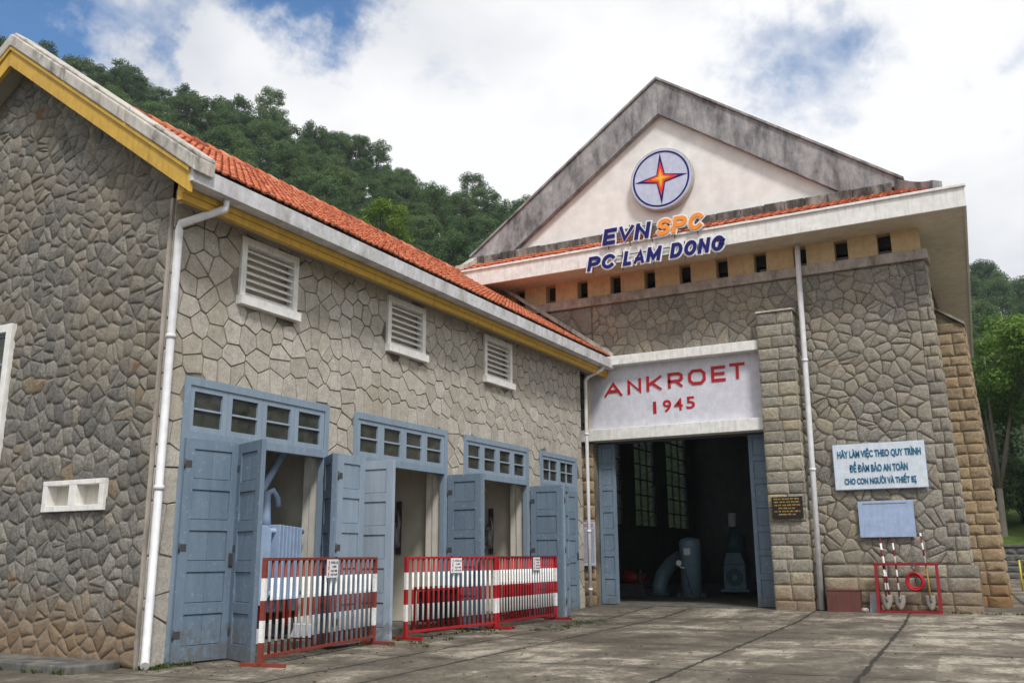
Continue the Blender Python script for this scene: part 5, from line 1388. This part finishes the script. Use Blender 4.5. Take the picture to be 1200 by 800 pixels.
def special_trees():
    t = make_tree('leafy_tree', 'bright yellow-green tree just above the orange roof, paler than the trees around it', 'bushy', 301, 'bright_leaf', 'dark_bark', None)
    az, r1 = -36.6, 78; t.location = (r1*math.sin(R(az)), r1*math.cos(R(az)), r1*math.tan(R(21.3))+1.4-9.3); t.scale = (.95, .95, .95)
    # shade tree at the right: pale forked trunk, broad crown
    def broad(name, label, x, y, z, H, Rd, seed, nl, leaf, group=None):
        r_ = random.Random(seed); t = thing(name, label, 'tree', (x, y, z), 0, group); tr = MB(); cr = MB(); clumps = []
        base = Vector((0, 0, -.5)); fork = Vector((.1, 0, H*.2))
        tr.tube([base, Vector((0, 0, .1)), Vector((.05, 0, H*.1)), fork], [.3, .26, .2, .17], 10)
        for k in range(7):
            a = k*2.4; rad = Rd*r_.uniform(.3, .75); e = Vector((math.cos(a)*rad, math.sin(a)*rad, H*r_.uniform(.6, .85))); m_ = fork.lerp(e, .5)+Vector((-math.cos(a)*.2, 0, .4))
            tr.tube([fork, fork.lerp(m_, .5)+Vector((r_.uniform(-.1, .1), 0, .1)), m_, e], [.13, .1, .08, .03], 7)
            for q in range(6):
                c = e+Vector((r_.uniform(-1, 1), r_.uniform(-1, 1), r_.uniform(-.75, .6)))*Rd*.55
                if c.z > H*.33: clumps.append((c, r_.uniform(.55, 1.1)*Rd/3.2)); tr.tube([m_.lerp(e, .7), c], [.03, .01], 4)
        leaf_cloud(cr, clumps, nl, .13, r_, .3, .8)
        tr.build('trunk', 'bark', t); cr.build('crown', leaf, t); return t
    broad('shade_tree', 'leafy shade tree with pale forked trunk right of the rear buttress', -.95, 62.0, 2.2, 14.5, 4.8, 5, 24000, 'broad_leaf')
    broad('shade_tree', 'leafy shade tree standing at the right edge behind the yellow railing', 3.2, 60.5, 2.1, 14.0, 4.6, 6, 18000, 'broad_leaf')
    broad('shade_tree', 'darker shade tree filling the gap behind the pale forked trunk', -3.5, 70, 3.6, 13.5, 4.6, 8, 11000, 'hill_leaf')
    broad('shade_tree', 'dark shade tree deep behind the railing tree', 2.2, 72, 3.8, 13.0, 4.6, 9, 11000, 'hill_leaf')
special_trees()
def shrubs():
    for k, (x, y, z, h, lab) in enumerate(((-3.2, 66, 2.6, 5.5, 'dark bush just left of the pale forked trunk'), (.6, 67, 2.8, 6.0, 'dark bush just right of the pale forked trunk'), (4.0, 66, 2.7, 5.5, 'dark bush behind the yellow railing at the right edge'), (-1.2, 73, 4.0, 7.5, 'taller dark bush seen straight behind the forked trunk'))):
        r_ = random.Random(60+k); t = thing('shrub', lab, 'bush', (x, y, z), 0, 'bushes on the lawn bank'); tr = MB(); cr = MB(); cl = []
        for q in range(16):
            a = q*2.4; rad = 2.3*r_.uniform(.2, 1); c = Vector((math.cos(a)*rad, math.sin(a)*rad, h*r_.uniform(.1, .9))); cl.append((c, r_.uniform(.8, 1.3))); tr.tube([(0, 0, -.3), c*.5, c], [.06, .04, .01], 5)
        leaf_cloud(cr, cl, 5000, .15, r_, .3, .9); tr.build('stem', 'dark_bark', t); cr.build('foliage', 'hill_leaf', t)
shrubs()
def haze():
    m = bpy.data.materials.new('haze'); m.use_nodes = True; t = m.node_tree; t.nodes.clear()
    o = t.nodes.new('ShaderNodeOutputMaterial'); v = t.nodes.new('ShaderNodeVolumePrincipled'); v.inputs['Color'].default_value = (.76, .87, .96, 1); v.inputs['Density'].default_value = .0003; v.inputs['Anisotropy'].default_value = .2
    t.links.new(v.outputs[0], o.inputs['Volume']); MATS['haze'] = m
    b = MB(); b.box(-930, 930, -930, 930, -8, 130); tag(b.build('haze', 'haze'), 'pale thin haze in the air over the yard and hill', 'haze', None, 'stuff')
haze()
def litter():
    r_ = random.Random(31); m = MB()
    for k in range(520):
        x, y = r_.uniform(-10, 4), 8.6+(r_.random()**1.3)*15; z = .006 + (0.09*max(0, min(1, (y-20.5)/3.3)) if y > 20.5 else 0)
        if r_.random() < .4: x = -9.3+r_.gauss(0, .5)
        a = r_.uniform(0, 6.28); l = r_.uniform(.012, .035); w = l*r_.uniform(.3, .6); c, s_ = math.cos(a), math.sin(a)
        P = lambda u, v, h: (x+u*c-v*s_, y+u*s_+v*c, z+h)
        m.hexa([P(-l, -w*.4, 0), P(0, -w, 0), P(l, w*.3, 0), P(0, w, 0), P(-l*.8, -w*.3, .006), P(0, -w*.7, .012), P(l*.8, w*.2, .006), P(0, w*.7, .012)], r_.random())
    tag(m.build('litter', 'leaf_litter'), 'small dry leaves and grit scattered over the yard', 'litter', None, 'stuff')
b_ = NB('leaf_litter'); b_.done(b_.ramp(b_.attr('tint'), [(0, (.05, .035, .02)), (.5, (.14, .09, .045)), (.8, (.2, .17, .12)), (1, (.09, .1, .03))]), .9, .1)
litter()
